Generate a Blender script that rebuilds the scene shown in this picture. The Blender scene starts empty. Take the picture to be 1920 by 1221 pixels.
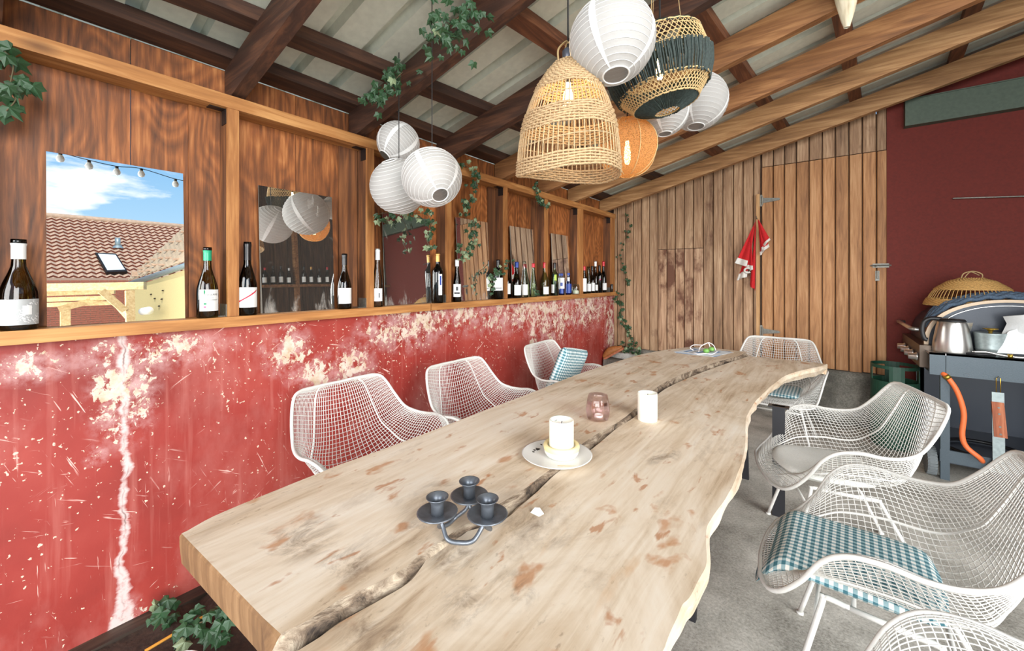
import bpy, bmesh, math, random
from mathutils import Vector, Matrix, noise
random.seed(7)
R = math.radians
scene = bpy.context.scene
COL = scene.collection

# ------------------------------------------------------------------ camera
F, CX, HOR, CAMH = 765.0, 960.0, 522.0, 1.35
YAW = math.atan(583 / 765)
cd = bpy.data.cameras.new('camera'); cam = bpy.data.objects.new('camera', cd); COL.objects.link(cam)
cam.location = (0, 0, CAMH); cam.rotation_euler = (R(90), 0, YAW)
cd.sensor_width = 36; cd.lens = 36 * F / 1920; cd.shift_y = -(610.5 - HOR) / 1920
cd.clip_start = .02; cd.clip_end = 300
scene.camera = cam

# ------------------------------------------------------------------ world, sun, fill lamps, exposure
vs = scene.view_settings
vs.view_transform = 'Standard'; vs.look = 'None'; vs.gamma = 1.0; vs.use_curve_mapping = False
vs.exposure = 0.56

def lin(c):
    c /= 255.0
    return c / 12.92 if c <= .04045 else ((c + .055) / 1.055) ** 2.4
def S(r, g, b): return (lin(r), lin(g), lin(b), 1.0)

w = bpy.data.worlds.new('sky'); scene.world = w; w.use_nodes = True
t = w.node_tree; t.nodes.clear()
def wn(ty, **k):
    n = t.nodes.new(ty)
    for a, b in k.items(): setattr(n, a, b)
    return n
tc = wn('ShaderNodeTexCoord'); sep = wn('ShaderNodeSeparateXYZ'); t.links.new(tc.outputs['Generated'], sep.inputs[0])
gr = wn('ShaderNodeValToRGB'); t.links.new(sep.outputs['Z'], gr.inputs[0])
gr.color_ramp.elements[0].position = 0.0; gr.color_ramp.elements[0].color = S(198, 226, 240)
gr.color_ramp.elements[1].position = .45; gr.color_ramp.elements[1].color = S(70, 150, 214)
mp = wn('ShaderNodeMapping'); mp.inputs['Scale'].default_value = (2.2, 2.2, 7.5); mp.inputs['Location'].default_value = (.35, .2, .1)
t.links.new(tc.outputs['Generated'], mp.inputs[0])
ns = wn('ShaderNodeTexNoise'); ns.inputs['Scale'].default_value = 1.6; ns.inputs['Detail'].default_value = 8; ns.inputs['Roughness'].default_value = .55
t.links.new(mp.outputs[0], ns.inputs['Vector'])
cr = wn('ShaderNodeValToRGB'); cr.color_ramp.elements[0].position = .54; cr.color_ramp.elements[1].position = .62
t.links.new(ns.outputs[0], cr.inputs[0])
mx = wn('ShaderNodeMixRGB'); mx.inputs[2].default_value = (.95, .96, .97, 1)
t.links.new(cr.outputs[0], mx.inputs[0]); t.links.new(gr.outputs[0], mx.inputs[1])
bg = wn('ShaderNodeBackground'); bg.inputs[1].default_value = 1.0
t.links.new(mx.outputs[0], bg.inputs[0])
wo = wn('ShaderNodeOutputWorld'); t.links.new(bg.outputs[0], wo.inputs[0])

sd = bpy.data.lights.new('sun', 'SUN'); sd.energy = 2.5; sd.angle = R(.6); sd.color = (1, .96, .9)
so = bpy.data.objects.new('sun', sd); COL.objects.link(so); so.rotation_euler = (R(14), R(-34), 0)   # from behind the shed, high

def area(name, loc, rot, sx, sy, p, col=(1, 1, 1)):
    d = bpy.data.lights.new(name, 'AREA'); d.shape = 'RECTANGLE'; d.size = sx; d.size_y = sy; d.energy = p; d.color = col
    o = bpy.data.objects.new(name, d); COL.objects.link(o); o.location = loc; o.rotation_euler = rot
    return o
# added area lamps standing in for daylight outside the two open sides
area('fill_gable_end', (.8, -8.0, 2.9), (R(84), 0, 0), 5.5, 5.6, 850, (1, .985, .96))
area('fill_long_side', (9.0, -3.0, 4.2), (R(78), 0, R(70)), 6.0, 7.5, 1450, (1, .985, .96))

# ------------------------------------------------------------------ pixel -> place
cT, sT = math.cos(YAW), math.sin(YAW)
CAM = Vector((0, 0, CAMH))
def ray(px, py):
    l = (px - CX) / F
    return Vector((l * cT - sT, l * sT + cT, (HOR - py) / F))
def ax(px, py, x): r = ray(px, py); return CAM + r * (x / r.x)
def ay(px, py, y): r = ray(px, py); return CAM + r * (y / r.y)
def az(px, py, z): r = ray(px, py); return CAM + r * ((z - CAMH) / r.z)
def ad(px, py, d): return CAM + ray(px, py) * d

# ------------------------------------------------------------------ materials
class G:
    def __init__(s, name):
        s.m = bpy.data.materials.new(name); s.m.use_nodes = True; s.t = s.m.node_tree; s.t.nodes.clear()
    def n(s, ty, **k):
        n = s.t.nodes.new(ty)
        for a, b in k.items(): setattr(n, a, b)
        return n
    def put(s, sock, v):
        if hasattr(v, 'is_output'): s.t.links.new(v, sock)
        elif v is not None:
            try: sock.default_value = v
            except Exception: sock.default_value = v[:3]
    def obj(s, rnd=True):
        tc = s.n('ShaderNodeTexCoord'); v = tc.outputs['Object']
        if rnd:
            oi = s.n('ShaderNodeObjectInfo')
            mu = s.n('ShaderNodeVectorMath', operation='SCALE'); mu.inputs[0].default_value = (37.1, 19.7, 53.3)
            s.put(mu.inputs['Scale'], oi.outputs['Random'])
            ad_ = s.n('ShaderNodeVectorMath', operation='ADD'); s.put(ad_.inputs[0], v); s.put(ad_.inputs[1], mu.outputs[0]); v = ad_.outputs[0]
        return v
    def rnd(s): return s.n('ShaderNodeObjectInfo').outputs['Random']
    def map(s, v, scale=(1, 1, 1), rot=(0, 0, 0), loc=(0, 0, 0)):
        m = s.n('ShaderNodeMapping'); s.put(m.inputs['Vector'], v)
        m.inputs['Scale'].default_value = scale; m.inputs['Rotation'].default_value = rot; m.inputs['Location'].default_value = loc
        return m.outputs[0]
    def noise(s, v, scale=5, detail=4, rough=.5, dist=0):
        n = s.n('ShaderNodeTexNoise'); s.put(n.inputs['Vector'], v)
        n.inputs['Scale'].default_value = scale; n.inputs['Detail'].default_value = detail
        n.inputs['Roughness'].default_value = rough; n.inputs['Distortion'].default_value = dist
        return n.outputs[0]
    def ramp(s, f, stops, interp='LINEAR'):
        n = s.n('ShaderNodeValToRGB'); s.put(n.inputs[0], f); e = n.color_ramp; e.interpolation = interp
        while len(e.elements) < len(stops): e.elements.new(.5)
        for el, (p, c) in zip(e.elements, stops):
            el.position = p
            el.color = c if isinstance(c, tuple) else (c, c, c, 1)
        return n.outputs[0]
    def mix(s, f, a, b, mode='MIX'):
        n = s.n('ShaderNodeMixRGB', blend_type=mode); s.put(n.inputs[0], f); s.put(n.inputs[1], a); s.put(n.inputs[2], b); return n.outputs[0]
    def math(s, op, a, b=None, c=None):
        n = s.n('ShaderNodeMath', operation=op); s.put(n.inputs[0], a)
        if b is not None: s.put(n.inputs[1], b)
        if c is not None: s.put(n.inputs[2], c)
        return n.outputs[0]
    def xyz(s, v):
        n = s.n('ShaderNodeSeparateXYZ'); s.put(n.inputs[0], v); return n.outputs
    def bump(s, h, k=.3, d=.01):
        n = s.n('ShaderNodeBump'); n.inputs['Strength'].default_value = k; n.inputs['Distance'].default_value = d; s.put(n.inputs['Height'], h); return n.outputs[0]
    def pbr(s, col, rough=.6, metal=0, bump=None, **k):
        p = s.n('ShaderNodeBsdfPrincipled'); s.put(p.inputs['Base Color'], col); s.put(p.inputs['Roughness'], rough); s.put(p.inputs['Metallic'], metal)
        if bump is not None: s.put(p.inputs['Normal'], bump)
        for a, b in k.items(): s.put(p.inputs[a.replace('_', ' ')], b)
        return p.outputs[0]
    def out(s, sh):
        o = s.n('ShaderNodeOutputMaterial'); s.put(o.inputs[0], sh); return s.m

def plain(name, c, rough=.5, metal=0, bump=0, bscale=60, var=.0, **k):
    g = G(name); v = g.obj()
    nz = g.noise(v, bscale, 3)
    col = g.mix(g.ramp(nz, [(.3, 0.0), (.7, 1.0)]), tuple(x * (1 - var) for x in c[:3]) + (1,), c) if var else c
    return g.out(g.pbr(col, rough, metal, g.bump(nz, bump, .004) if bump else None, **k))

def wood(name, dark, mid, light, axis=2, fine=55, stretch=.06, big=3.0, rough=.65, knots=0, var=.35, stain=None, bump=.25):
    """grain runs along the given object axis"""
    g = G(name); v = g.obj()
    sc = [1, 1, 1]; sc[axis] = stretch
    g1 = g.noise(g.map(v, tuple(sc)), fine, 5, .6, .6)
    sc2 = [1, 1, 1]; sc2[axis] = .12
    g2 = g.noise(g.map(v, tuple(sc2)), big * 4, 4, .55, 1.2)
    f = g.math('ADD', g.math('MULTIPLY', g1, .55), g.math('MULTIPLY', g2, .45))
    col = g.ramp(f, [(.32, dark), (.5, mid), (.66, light)])
    br = g.math('MULTIPLY_ADD', g.rnd(), var, 1 - var / 2)
    col = g.mix(1.0, col, g.n_rgb(br), 'MULTIPLY')
    if stain:
        st = g.ramp(g.noise(g.map(v, (1, 1, .6)), stain[0], 6, .62), [(stain[1], 0.0), (stain[1] + .09, 1.0)])
        col = g.mix(st, col, stain[2])
    if knots:
        vo = g.n('ShaderNodeTexVoronoi'); sc3 = [1, 1, 1]; sc3[axis] = .45
        g.put(vo.inputs['Vector'], g.map(v, tuple(sc3))); vo.inputs['Scale'].default_value = knots
        kn = g.ramp(vo.outputs['Distance'], [(.03, 1.0), (.09, 0.0)])
        col = g.mix(g.math('MULTIPLY', kn, .75), col, tuple(x * .45 for x in dark[:3]) + (1,))
    return g.out(g.pbr(col, rough, 0, g.bump(f, bump, .006)))
def _n_rgb(s, v):
    n = s.n('ShaderNodeCombineXYZ')
    for i in range(3): s.put(n.inputs[i], v)
    return n.outputs[0]
G.n_rgb = _n_rgb

def plywood(name):
    g = G(name); v = g.obj()
    warp = g.noise(g.map(v, (1, 1, .35)), 3.2, 2, .4, .2)
    # cathedral figure: iso-lines of a smooth stretched field
    ph = g.math('FRACT', g.math('MULTIPLY', warp, 22.0))
    tri = g.math('ABSOLUTE', g.math('SUBTRACT', g.math('MULTIPLY', ph, 2.0), 1.0))
    fine = g.noise(g.map(v, (1, 1, .07)), 60, 4, .6, .3)
    patch = g.noise(g.map(v, (1, 1, .5)), 2.6, 4, .6, .8)
    f = g.math('ADD', g.math('MULTIPLY', tri, .09), g.math('MULTIPLY', fine, .52))
    f = g.math('ADD', f, g.math('MULTIPLY', patch, .46))
    col = g.ramp(f, [(.36, S(76, 43, 22)), (.49, S(122, 71, 35)), (.58, S(156, 93, 47)), (.72, S(198, 134, 78))])
    br = g.math('MULTIPLY_ADD', g.rnd(), .3, .85)
    col = g.mix(1.0, col, g.n_rgb(br), 'MULTIPLY')
    return g.out(g.pbr(col, .55, 0, g.bump(f, .2, .004)))

def spot(g, Y, Z, cy, cz, ry, rz):
    a = g.math('DIVIDE', g.math('SUBTRACT', Y, cy), ry); b = g.math('DIVIDE', g.math('SUBTRACT', Z, cz), rz)
    d = g.math('ADD', g.math('MULTIPLY', a, a), g.math('MULTIPLY', b, b))
    return g.math('MAXIMUM', g.math('SUBTRACT', 1.0, d), 0.0)

def red_wall_mat():
    g = G('flaking_red_paint'); v = g.obj(False); x, Y, Z = g.xyz(v)
    lo = g.noise(v, 1.6, 4, .6); hi = g.noise(v, 22, 5, .65)
    col = g.ramp(lo, [(.3, S(126, 37, 30)), (.5, S(150, 49, 41)), (.7, S(168, 71, 61))])
    vs_ = g.noise(g.map(v, (1, 9, .5)), 2.4, 4, .6)
    col = g.mix(g.ramp(vs_, [(.55, 0.0), (.8, .40)]), col, S(204, 136, 124))
    def S2(px, py, rpx, rpy):
        p = ax(px, py, -2.12); q = ax(px + rpx, py, -2.12); r_ = ax(px, py + rpy, -2.12)
        return spot(g, Y, Z, p.y, p.z, abs(q.y - p.y), abs(r_.z - p.z))
    m = None
    for a in [(235, 740, 80, 120), (590, 700, 60, 45), (660, 680, 55, 55), (540, 660, 60, 60), (780, 610, 90, 60), (985, 585, 120, 45), (1040, 590, 60, 75),
              (1100, 570, 60, 60), (1146, 620, 14, 110), (180, 855, 30, 26), (300, 660, 170, 45), (860, 590, 60, 30), (60, 690, 90, 40), (240, 1170, 40, 60), (720, 620, 60, 40), (1000, 600, 12, 130)]:
        q = S2(*a); m = q if m is None else g.math('MAXIMUM', m, q)
    base = g.math('MULTIPLY_ADD', m, .17, -.165)
    peel_n = g.noise(g.map(v, (1, 1, .8)), 30, 6, .7, .4)
    peel_b = g.noise(v, 9, 5, .6, .5)
    pn = g.math('ADD', g.math('MULTIPLY', peel_n, .6), g.math('MULTIPLY', peel_b, .4))
    peel = g.ramp(g.math('ADD', pn, base), [(.485, 0.0), (.515, 1.0)])
    peel_c = g.ramp(hi, [(.35, S(190, 166, 136)), (.6, S(216, 198, 184))])
    # chalky efflorescence
    ch = g.math('MULTIPLY', m, g.ramp(g.noise(v, 14, 6, .7), [(.42, 0.0), (.65, .75)]))
    col = g.mix(ch, col, S(206, 172, 170))
    col = g.mix(peel, col, peel_c)
    # scratches in several directions
    for i, (ang, th, k1) in enumerate([(.5, .735, 34), (1.15, .75, 40), (-.62, .76, 30), (1.52, .76, 44), (.2, .77, 50)]):
        vv = g.map(g.map(v, (1, 1, 1), (ang, 0, 0), (0, i * 3.1, i * 1.7)), (1, 2.2, k1))
        sc = g.noise(vv, 2.2, 3, .6, .25)
        ms_ = g.ramp(g.noise(v, 2.3 + i * .4, 3, .6, .5), [(.50, 0.0), (.60, .8)])
        col = g.mix(g.math('MULTIPLY', ms_, g.ramp(sc, [(th - .075, 0.0), (th - .05, 1.0)])), col, S(234, 196, 184))
    # small chips everywhere, denser under the sill
    up = g.ramp(Z, [(.35, 0.0), (1.0, .055)])
    chip = g.noise(v, 58, 3, .5)
    col = g.mix(g.ramp(g.math('ADD', g.math('ADD', chip, up), g.math('SUBTRACT', g.math('MULTIPLY', g.noise(v, 3.4, 4, .6), .3), .15)), [(.70, 0.0), (.725, .9)]), col, S(222, 200, 178))
    haze_ = g.ramp(g.noise(g.map(v, (1, 1, .55), loc=(0, 2, 1)), 2.6, 6, .65), [(.52, 0.0), (.78, .38)])
    col = g.mix(haze_, col, S(206, 146, 136))
    # the long filled crack
    cy = ax(232, 900, -2.12).y
    wob = g.math('MULTIPLY', g.math('SUBTRACT', g.noise(g.map(v, (0, 0, 1)), 5.5, 4, .6), .5), .12)
    dist = g.math('ABSOLUTE', g.math('SUBTRACT', g.math('SUBTRACT', Y, cy), wob))
    wid = g.math('ADD', g.math('MULTIPLY', g.noise(g.map(v, (0, .3, 1)), 9, 5, .7), .052), -.012)
    wid = g.math('ADD', wid, g.math('MULTIPLY', g.math('MAXIMUM', g.math('SUBTRACT', .30, Z), 0), .07))
    ck = g.ramp(g.math('SUBTRACT', wid, dist), [(.0, 0.0), (.010, 1.0)])
    ck = g.math('MULTIPLY', ck, g.ramp(g.noise(v, 40, 4, .7), [(.25, .35), (.5, 1.0)]))
    col = g.mix(ck, col, S(212, 190, 186))
    line = g.ramp(dist, [(.0015, 1.0), (.004, 0.0)])
    col = g.mix(g.math('MULTIPLY', line, g.math('MULTIPLY', g.ramp(g.noise(g.map(v, (0, 0, 1)), 8, 2), [(.45, 0.0), (.6, .8)]), 1.0)), col, S(90, 60, 52))
    h = g.math('ADD', g.math('MULTIPLY', peel, -.5), g.math('MULTIPLY', hi, .4))
    return g.out(g.pbr(col, .55, 0, g.bump(h, .25, .006)))

def concrete(name, a, b, c, scale=3):
    g = G(name); v = g.obj(False)
    n1 = g.noise(v, scale, 6, .62); n2 = g.noise(v, 90, 4, .7)
    f = g.math('ADD', g.math('MULTIPLY', n1, .6), g.math('MULTIPLY', n2, .4))
    col = g.ramp(f, [(.34, a), (.5, b), (.64, c)])
    pit = g.n('ShaderNodeTexVoronoi'); g.put(pit.inputs['Vector'], v); pit.inputs['Scale'].default_value = 55
    col = g.mix(g.ramp(pit.outputs['Distance'], [(.06, .55), (.16, 0.0)]), col, S(84, 78, 70))
    return g.out(g.pbr(col, .85, 0, g.bump(f, .4, .008)))

def table_top_mat():
    g = G('bleached_elm'); v = g.obj(False)
    gr_ = g.noise(g.map(v, (1, .06, 1)), 38, 6, .62, .7)
    lo = g.noise(g.map(v, (1, .30, 1)), 3.6, 6, .62, 1.4)
    f = g.math('ADD', g.math('MULTIPLY', gr_, .38), g.math('MULTIPLY', lo, .62))
    col = g.ramp(f, [(.32, S(168, 142, 114)), (.42, S(206, 185, 158)), (.53, S(225, 209, 187)), (.66, S(236, 226, 210))])
    gray = g.ramp(g.noise(g.map(v, (1, .35, 1), loc=(3, 1, 0)), 4.5, 7, .7, .8), [(.55, 0.0), (.72, .55)])
    col = g.mix(gray, col, S(150, 126, 102))
    sp = g.ramp(g.noise(g.map(v, (1, .5, 1), loc=(5, 2, 0)), 60, 4, .7), [(.60, 0.0), (.72, .5)])
    col = g.mix(g.math('MULTIPLY', sp, g.ramp(lo, [(.4, 1.0), (.55, 0.0)])), col, S(120, 94, 70))
    for k, (sc, th, ly, c_) in enumerate(((10, .640, .55, S(184, 122, 70)), (22, .660, .35, S(176, 112, 62)), (7, .70, .30, S(204, 158, 108)))):
        st = g.ramp(g.noise(g.map(v, (1, ly, 1), loc=(9 + k * 5, 4 + k * 3, 0)), sc, 4, .5, .35), [(th - .015, 0.0), (th + .045, .7)])
        col = g.mix(st, col, c_)
    X, Y, _ = g.xyz(v); m = None
    for px, py, rx, ry in ((850, 1040, 75, 45), (790, 1000, 60, 30), (700, 1185, 110, 45), (1000, 985, 90, 30), (960, 1100, 70, 60), (870, 1130, 60, 40), (1240, 850, 40, 25), (650, 1060, 90, 40), (560, 1010, 110, 60), (830, 930, 70, 40)):
        p = az(px, py, .705); q = az(px + rx, py, .705); r_ = az(px, py + ry, .705)
        d = spot(g, X, Y, p.x + .65, p.y - 2.0, max(abs(q.x - p.x), .05) * 1.1, max(abs(q.y - p.y), abs(r_.y - p.y), .06) * 1.1); m = d if m is None else g.math('MAXIMUM', m, d)
    sm = g.noise(g.map(v, (1, .5, 1), loc=(2, 6, 0)), 17, 7, .72, .6)
    col = g.mix(g.math('MULTIPLY', m, g.ramp(sm, [(.46, 0.0), (.66, .85)])), col, S(112, 90, 70))
    return g.out(g.pbr(col, .6, 0, g.bump(gr_, .12, .004)))

def bark_mat():
    g = G('grey_live_edge'); v = g.obj(False)
    n1 = g.noise(g.map(v, (1, .35, 1)), 22, 6, .7, 1.0)
    col = g.ramp(n1, [(.36, S(56, 46, 38)), (.48, S(122, 104, 86)), (.64, S(186, 170, 148))])
    return g.out(g.pbr(col, .85, 0, g.bump(n1, .7, .012)))

def gingham(name, s=.022):
    g = G(name); v = g.obj(False); x, y, z = g.xyz(v)
    def stripe(q): return g.math('GREATER_THAN', g.math('FRACT', g.math('DIVIDE', g.math('ADD', q, 5.0), s)), .5)
    a, b = stripe(x), stripe(y)
    f = g.math('MULTIPLY', g.math('ADD', a, b), .5)
    col = g.ramp(f, [(.2, S(236, 236, 230)), (.5, S(150, 180, 186)), (.8, S(62, 110, 122))], 'CONSTANT')
    nz = g.noise(v, 300, 2)
    return g.out(g.pbr(col, .9, 0, g.bump(nz, .3, .002)))

def paper_mat(name, c=(208, 206, 203), tr=.40):
    g = G(name); v = g.obj()
    nz = g.noise(g.map(v, (1, 1, 1)), 28, 4, .6)
    d = g.n('ShaderNodeBsdfDiffuse'); d.inputs[0].default_value = S(*c); g.put(d.inputs['Normal'], g.bump(nz, .5, .006))
    tl = g.n('ShaderNodeBsdfTranslucent'); tl.inputs[0].default_value = S(*c)
    ms = g.n('ShaderNodeMixShader'); ms.inputs[0].default_value = tr
    g.put(ms.inputs[1], d.outputs[0]); g.put(ms.inputs[2], tl.outputs[0])
    return g.out(ms.outputs[0])

def glass(name, tint, gloss=1.0):
    """thin-walled glass: tinted straight-through plus Fresnel reflection"""
    g = G(name)
    tr = g.n('ShaderNodeBsdfTransparent'); tr.inputs[0].default_value = tint
    gl = g.n('ShaderNodeBsdfGlossy'); gl.inputs['Roughness'].default_value = .03; gl.inputs[0].default_value = (1, 1, 1, 1)
    fr = g.n('ShaderNodeFresnel'); fr.inputs[0].default_value = 1.5
    ms = g.n('ShaderNodeMixShader'); g.put(ms.inputs[0], g.math('MULTIPLY', fr.outputs[0], gloss))
    g.put(ms.inputs[1], tr.outputs[0]); g.put(ms.inputs[2], gl.outputs[0])
    return g.out(ms.outputs[0])

def emit(name, c, k):
    g = G(name); e = g.n('ShaderNodeEmission'); e.inputs[0].default_value = c; e.inputs[1].default_value = k
    return g.out(e.outputs[0])

def mirror_mat(name, haze, edge_dirt):
    g = G(name); v = g.obj(True); x, y, z = g.xyz(g.n('ShaderNodeTexCoord').outputs['Object'])
    gl = g.n('ShaderNodeBsdfGlossy'); gl.inputs['Roughness'].default_value = .0; gl.inputs[0].default_value = (.88, .89, .87, 1)
    df = g.n('ShaderNodeBsdfDiffuse'); df.inputs[0].default_value = S(176, 172, 165)
    n1 = g.noise(g.map(v, (1, 1, .3)), 14, 6, .7, .5)
    low = g.ramp(z, [(.01, .16), (.10, 0.0)])            # splashes along the foot of the pane
    f = g.math('MULTIPLY', g.ramp(g.math('ADD', n1, low), [(.64, 0.0), (.84, 1.0)]), edge_dirt)
    f = g.math('ADD', f, haze)
    ms = g.n('ShaderNodeMixShader'); g.put(ms.inputs[0], f); g.put(ms.inputs[1], gl.outputs[0]); g.put(ms.inputs[2], df.outputs[0])
    return g.out(ms.outputs[0])

M = {}
M['red'] = red_wall_mat()
M['ply'] = plywood('stained_plywood')
M['honey'] = wood('honey_timber', S(128, 80, 40), S(170, 115, 62), S(202, 150, 92), axis=1, fine=40, knots=3.2, var=.15)
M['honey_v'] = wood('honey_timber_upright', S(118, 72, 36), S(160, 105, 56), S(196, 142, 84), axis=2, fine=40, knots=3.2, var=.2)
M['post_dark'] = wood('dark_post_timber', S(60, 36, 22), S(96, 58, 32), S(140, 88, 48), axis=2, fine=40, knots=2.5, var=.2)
M['raft_dark'] = wood('dark_rafter_timber', S(38, 23, 17), S(66, 40, 28), S(104, 66, 44), axis=0, fine=45, var=.15)
M['raft_mid'] = wood('brown_rafter_timber', S(96, 62, 36), S(140, 94, 56), S(176, 128, 82), axis=0, fine=45, knots=2.5, var=.1)
M['raft_light'] = wood('weathered_rafter_timber', S(118, 82, 50), S(166, 122, 78), S(202, 160, 112), axis=0, fine=45, knots=2.5, var=.1)
M['purlin'] = wood('reddish_purlin_timber', S(58, 32, 20), S(96, 56, 34), S(136, 86, 54), axis=1, fine=45, var=.15)
M['purlin_dark'] = wood('sooty_purlin_timber', S(36, 22, 17), S(62, 38, 26), S(94, 60, 40), axis=1, fine=45, var=.15)
M['board'] = wood('weathered_board', S(106, 78, 56), S(160, 125, 94), S(198, 166, 132), axis=2, fine=60, big=2, var=.28, stain=(2.2, .60, S(92, 56, 38)))
M['board_worn'] = wood('worn_board', S(98, 70, 52), S(168, 132, 102), S(206, 174, 142), axis=2, fine=60, big=2, var=.2, stain=(3.4, .50, S(104, 66, 46)))
M['door'] = wood('cedar_door_board', S(132, 88, 54), S(180, 128, 82), S(208, 160, 114), axis=2, fine=60, big=2, var=.2, stain=(2.0, .66, S(120, 74, 44)))
M['jamb'] = wood('pale_jamb_timber', S(150, 108, 66), S(186, 142, 94), S(208, 168, 122), axis=2, fine=60, var=.1)
M['sheet'] = plain('corrugated_sheet', S(208, 210, 194), .45, 0, .1, 30, .12)
M['floor'] = concrete('rough_concrete_floor', S(116, 112, 102), S(176, 172, 162), S(214, 210, 200))
M['stone'] = concrete('rough_stone_plinth', S(74, 72, 66), S(116, 113, 104), S(156, 152, 142), 5)
M['ledge'] = concrete('pale_cement', S(140, 138, 130), S(180, 178, 170), S(206, 204, 198), 5)
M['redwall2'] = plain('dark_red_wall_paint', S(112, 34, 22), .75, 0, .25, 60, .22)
M['green_beam'] = plain('grey_green_paint', S(84, 98, 84), .6, 0, .2, 40, .2)
M['soil'] = plain('dark_soil', S(64, 44, 32), .95, 0, .8, 60, .5)
M['dark_timber'] = wood('dark_rotten_timber', S(34, 25, 19), S(56, 42, 32), S(82, 64, 50), axis=1, var=.1)
M['table'] = table_top_mat()
M['bark'] = bark_mat()
M['endgrain'] = wood('sawn_end_grain', S(80, 56, 36), S(122, 90, 58), S(154, 120, 84), axis=2, fine=30, var=0)
M['steel_black'] = plain('black_steel', S(42, 42, 46), .45, .3, .05)
M['white_metal'] = plain('white_enamel_wire', S(218, 216, 210), .4, 0, .1, 80, .06)
M['paper'] = paper_mat('white_lantern_paper')
M['paper_rib'] = plain('lantern_rib_white', S(226, 226, 224), .6)
M['dark_hole'] = plain('dark_ring', S(60, 58, 52), .6)
M['cord'] = plain('black_cord', S(28, 26, 26), .6)
M['string'] = plain('jute_string', S(186, 158, 112), .8, 0, .4, 200)
M['wicker'] = plain('seagrass_weave', S(204, 172, 130), .75, 0, .5, 160, .45)
M['wicker2'] = plain('golden_rattan', S(214, 168, 100), .7, 0, .5, 160, .35)
M['raffia'] = plain('dark_green_raffia', S(52, 66, 62), .7, 0, .5, 120, .6)
M['cane'] = plain('pale_cane', S(222, 190, 136), .7, 0, .3, 160, .25)
def gauze_mat():
    g = G('orange_gauze'); v = g.obj(False)
    d = g.n('ShaderNodeBsdfDiffuse'); d.inputs[0].default_value = S(190, 142, 92)
    tl_ = g.n('ShaderNodeBsdfTranslucent'); tl_.inputs[0].default_value = S(196, 140, 84)
    tp_ = g.n('ShaderNodeBsdfTransparent')
    m1_ = g.n('ShaderNodeMixShader'); m1_.inputs[0].default_value = .4; g.put(m1_.inputs[1], d.outputs[0]); g.put(m1_.inputs[2], tl_.outputs[0])
    vo = g.n('ShaderNodeTexVoronoi'); g.put(vo.inputs['Vector'], v); vo.inputs['Scale'].default_value = 190
    m2_ = g.n('ShaderNodeMixShader'); g.put(m2_.inputs[0], g.ramp(vo.outputs['Distance'], [(.25, .75), (.45, .05)])); g.put(m2_.inputs[1], m1_.outputs[0]); g.put(m2_.inputs[2], tp_.outputs[0])
    return g.out(m2_.outputs[0])
M['gold'] = gauze_mat()
M['bulb'] = emit('warm_bulb', (1, .72, .36, 1), 14)
M['lampholder'] = plain('grey_lampholder', S(96, 102, 116), .4, .4)
M['leaf'] = plain('ivy_green', S(46, 80, 48), .45, 0, .2, 60, .45)
M['leaf2'] = plain('ivy_variegated', S(150, 168, 128), .5, 0, .2, 50, .55)
M['stem'] = plain('ivy_stem', S(84, 74, 50), .8)
M['g_olive'] = glass('olive_bottle_glass', (.50, .45, .20, 1))
M['g_dark'] = glass('dark_bottle_glass', (.24, .20, .11, 1))
M['g_black'] = glass('black_bottle_glass', (.02, .02, .018, 1))
M['g_green'] = glass('green_bottle_glass', (.50, .62, .46, 1))
M['g_clear'] = glass('clear_bottle_glass', (.80, .84, .80, 1))
M['g_blue'] = glass('blue_bottle_glass', (.05, .14, .60, 1))
M['g_pink'] = glass('pink_votive_glass', (.975, .90, .91, 1), .7)
M['l_white'] = plain('white_paper_label', S(228, 228, 226), .6)
M['l_grey'] = plain('grey_paper_label', S(170, 172, 172), .6)
M['ink'] = plain('dark_ink', S(60, 60, 62), .6)
M['ink_white'] = plain('white_ink', S(240, 240, 240), .6)
M['red_ink'] = plain('red_ink', S(206, 42, 66), .6)
M['green_ink'] = plain('green_ink', S(20, 130, 84), .6)
M['pink_ink'] = plain('pink_ink', S(222, 90, 130), .6)
M['c_white'] = plain('white_capsule', S(230, 232, 232), .4)
M['c_black'] = plain('black_capsule', S(24, 22, 24), .3)
M['c_green'] = plain('green_capsule', S(36, 160, 118), .35)
M['c_gold'] = plain('gold_capsule', S(206, 156, 84), .35, .3)
M['c_red'] = plain('red_capsule', S(200, 40, 56), .35)
M['c_blue'] = plain('blue_capsule', S(36, 66, 150), .35)
M['yellow_green'] = plain('yellow_green_label', S(170, 196, 60), .5)
M['wax'] = plain('white_wax', S(244, 240, 228), .5, 0, .05, 40, Subsurface_Weight=.25)
M['wax_yellow'] = plain('yellow_wax', S(236, 220, 166), .5, 0, .1, 40)
M['china'] = plain('white_china', S(226, 226, 222), .2)
M['char'] = plain('burnt_specks', S(40, 34, 30), .9)
M['pewter'] = plain('tarnished_pewter', S(124, 130, 138), .42, .7, .25, 40, .35)
M['paper_sheet'] = plain('printed_paper', S(228, 236, 242), .7, 0, 0, 30, .08)
M['paper_blue'] = plain('blue_print', S(110, 150, 196), .7)
M['green_plastic'] = plain('green_plastic', S(120, 176, 88), .35)
M['white_cable'] = plain('white_cable', S(240, 236, 234), .5)
M['gingham'] = gingham('blue_green_gingham')
M['pad'] = plain('pale_grey_fabric', S(226, 226, 220), .9, 0, .5, 200, .1)
M['red_cloth'] = plain('red_felt', S(206, 34, 38), .9, 0, .3, 120, .25)
M['white_cloth'] = plain('white_fleece', S(226, 222, 214), .95, 0, .6, 160, .12)
M['bbq'] = plain('grey_blue_enamel', S(78, 90, 98), .4, .2, .12, 180, .15)
M['bbq_dark'] = plain('charcoal_enamel', S(52, 58, 68), .35, .2, .08, 180)
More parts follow.
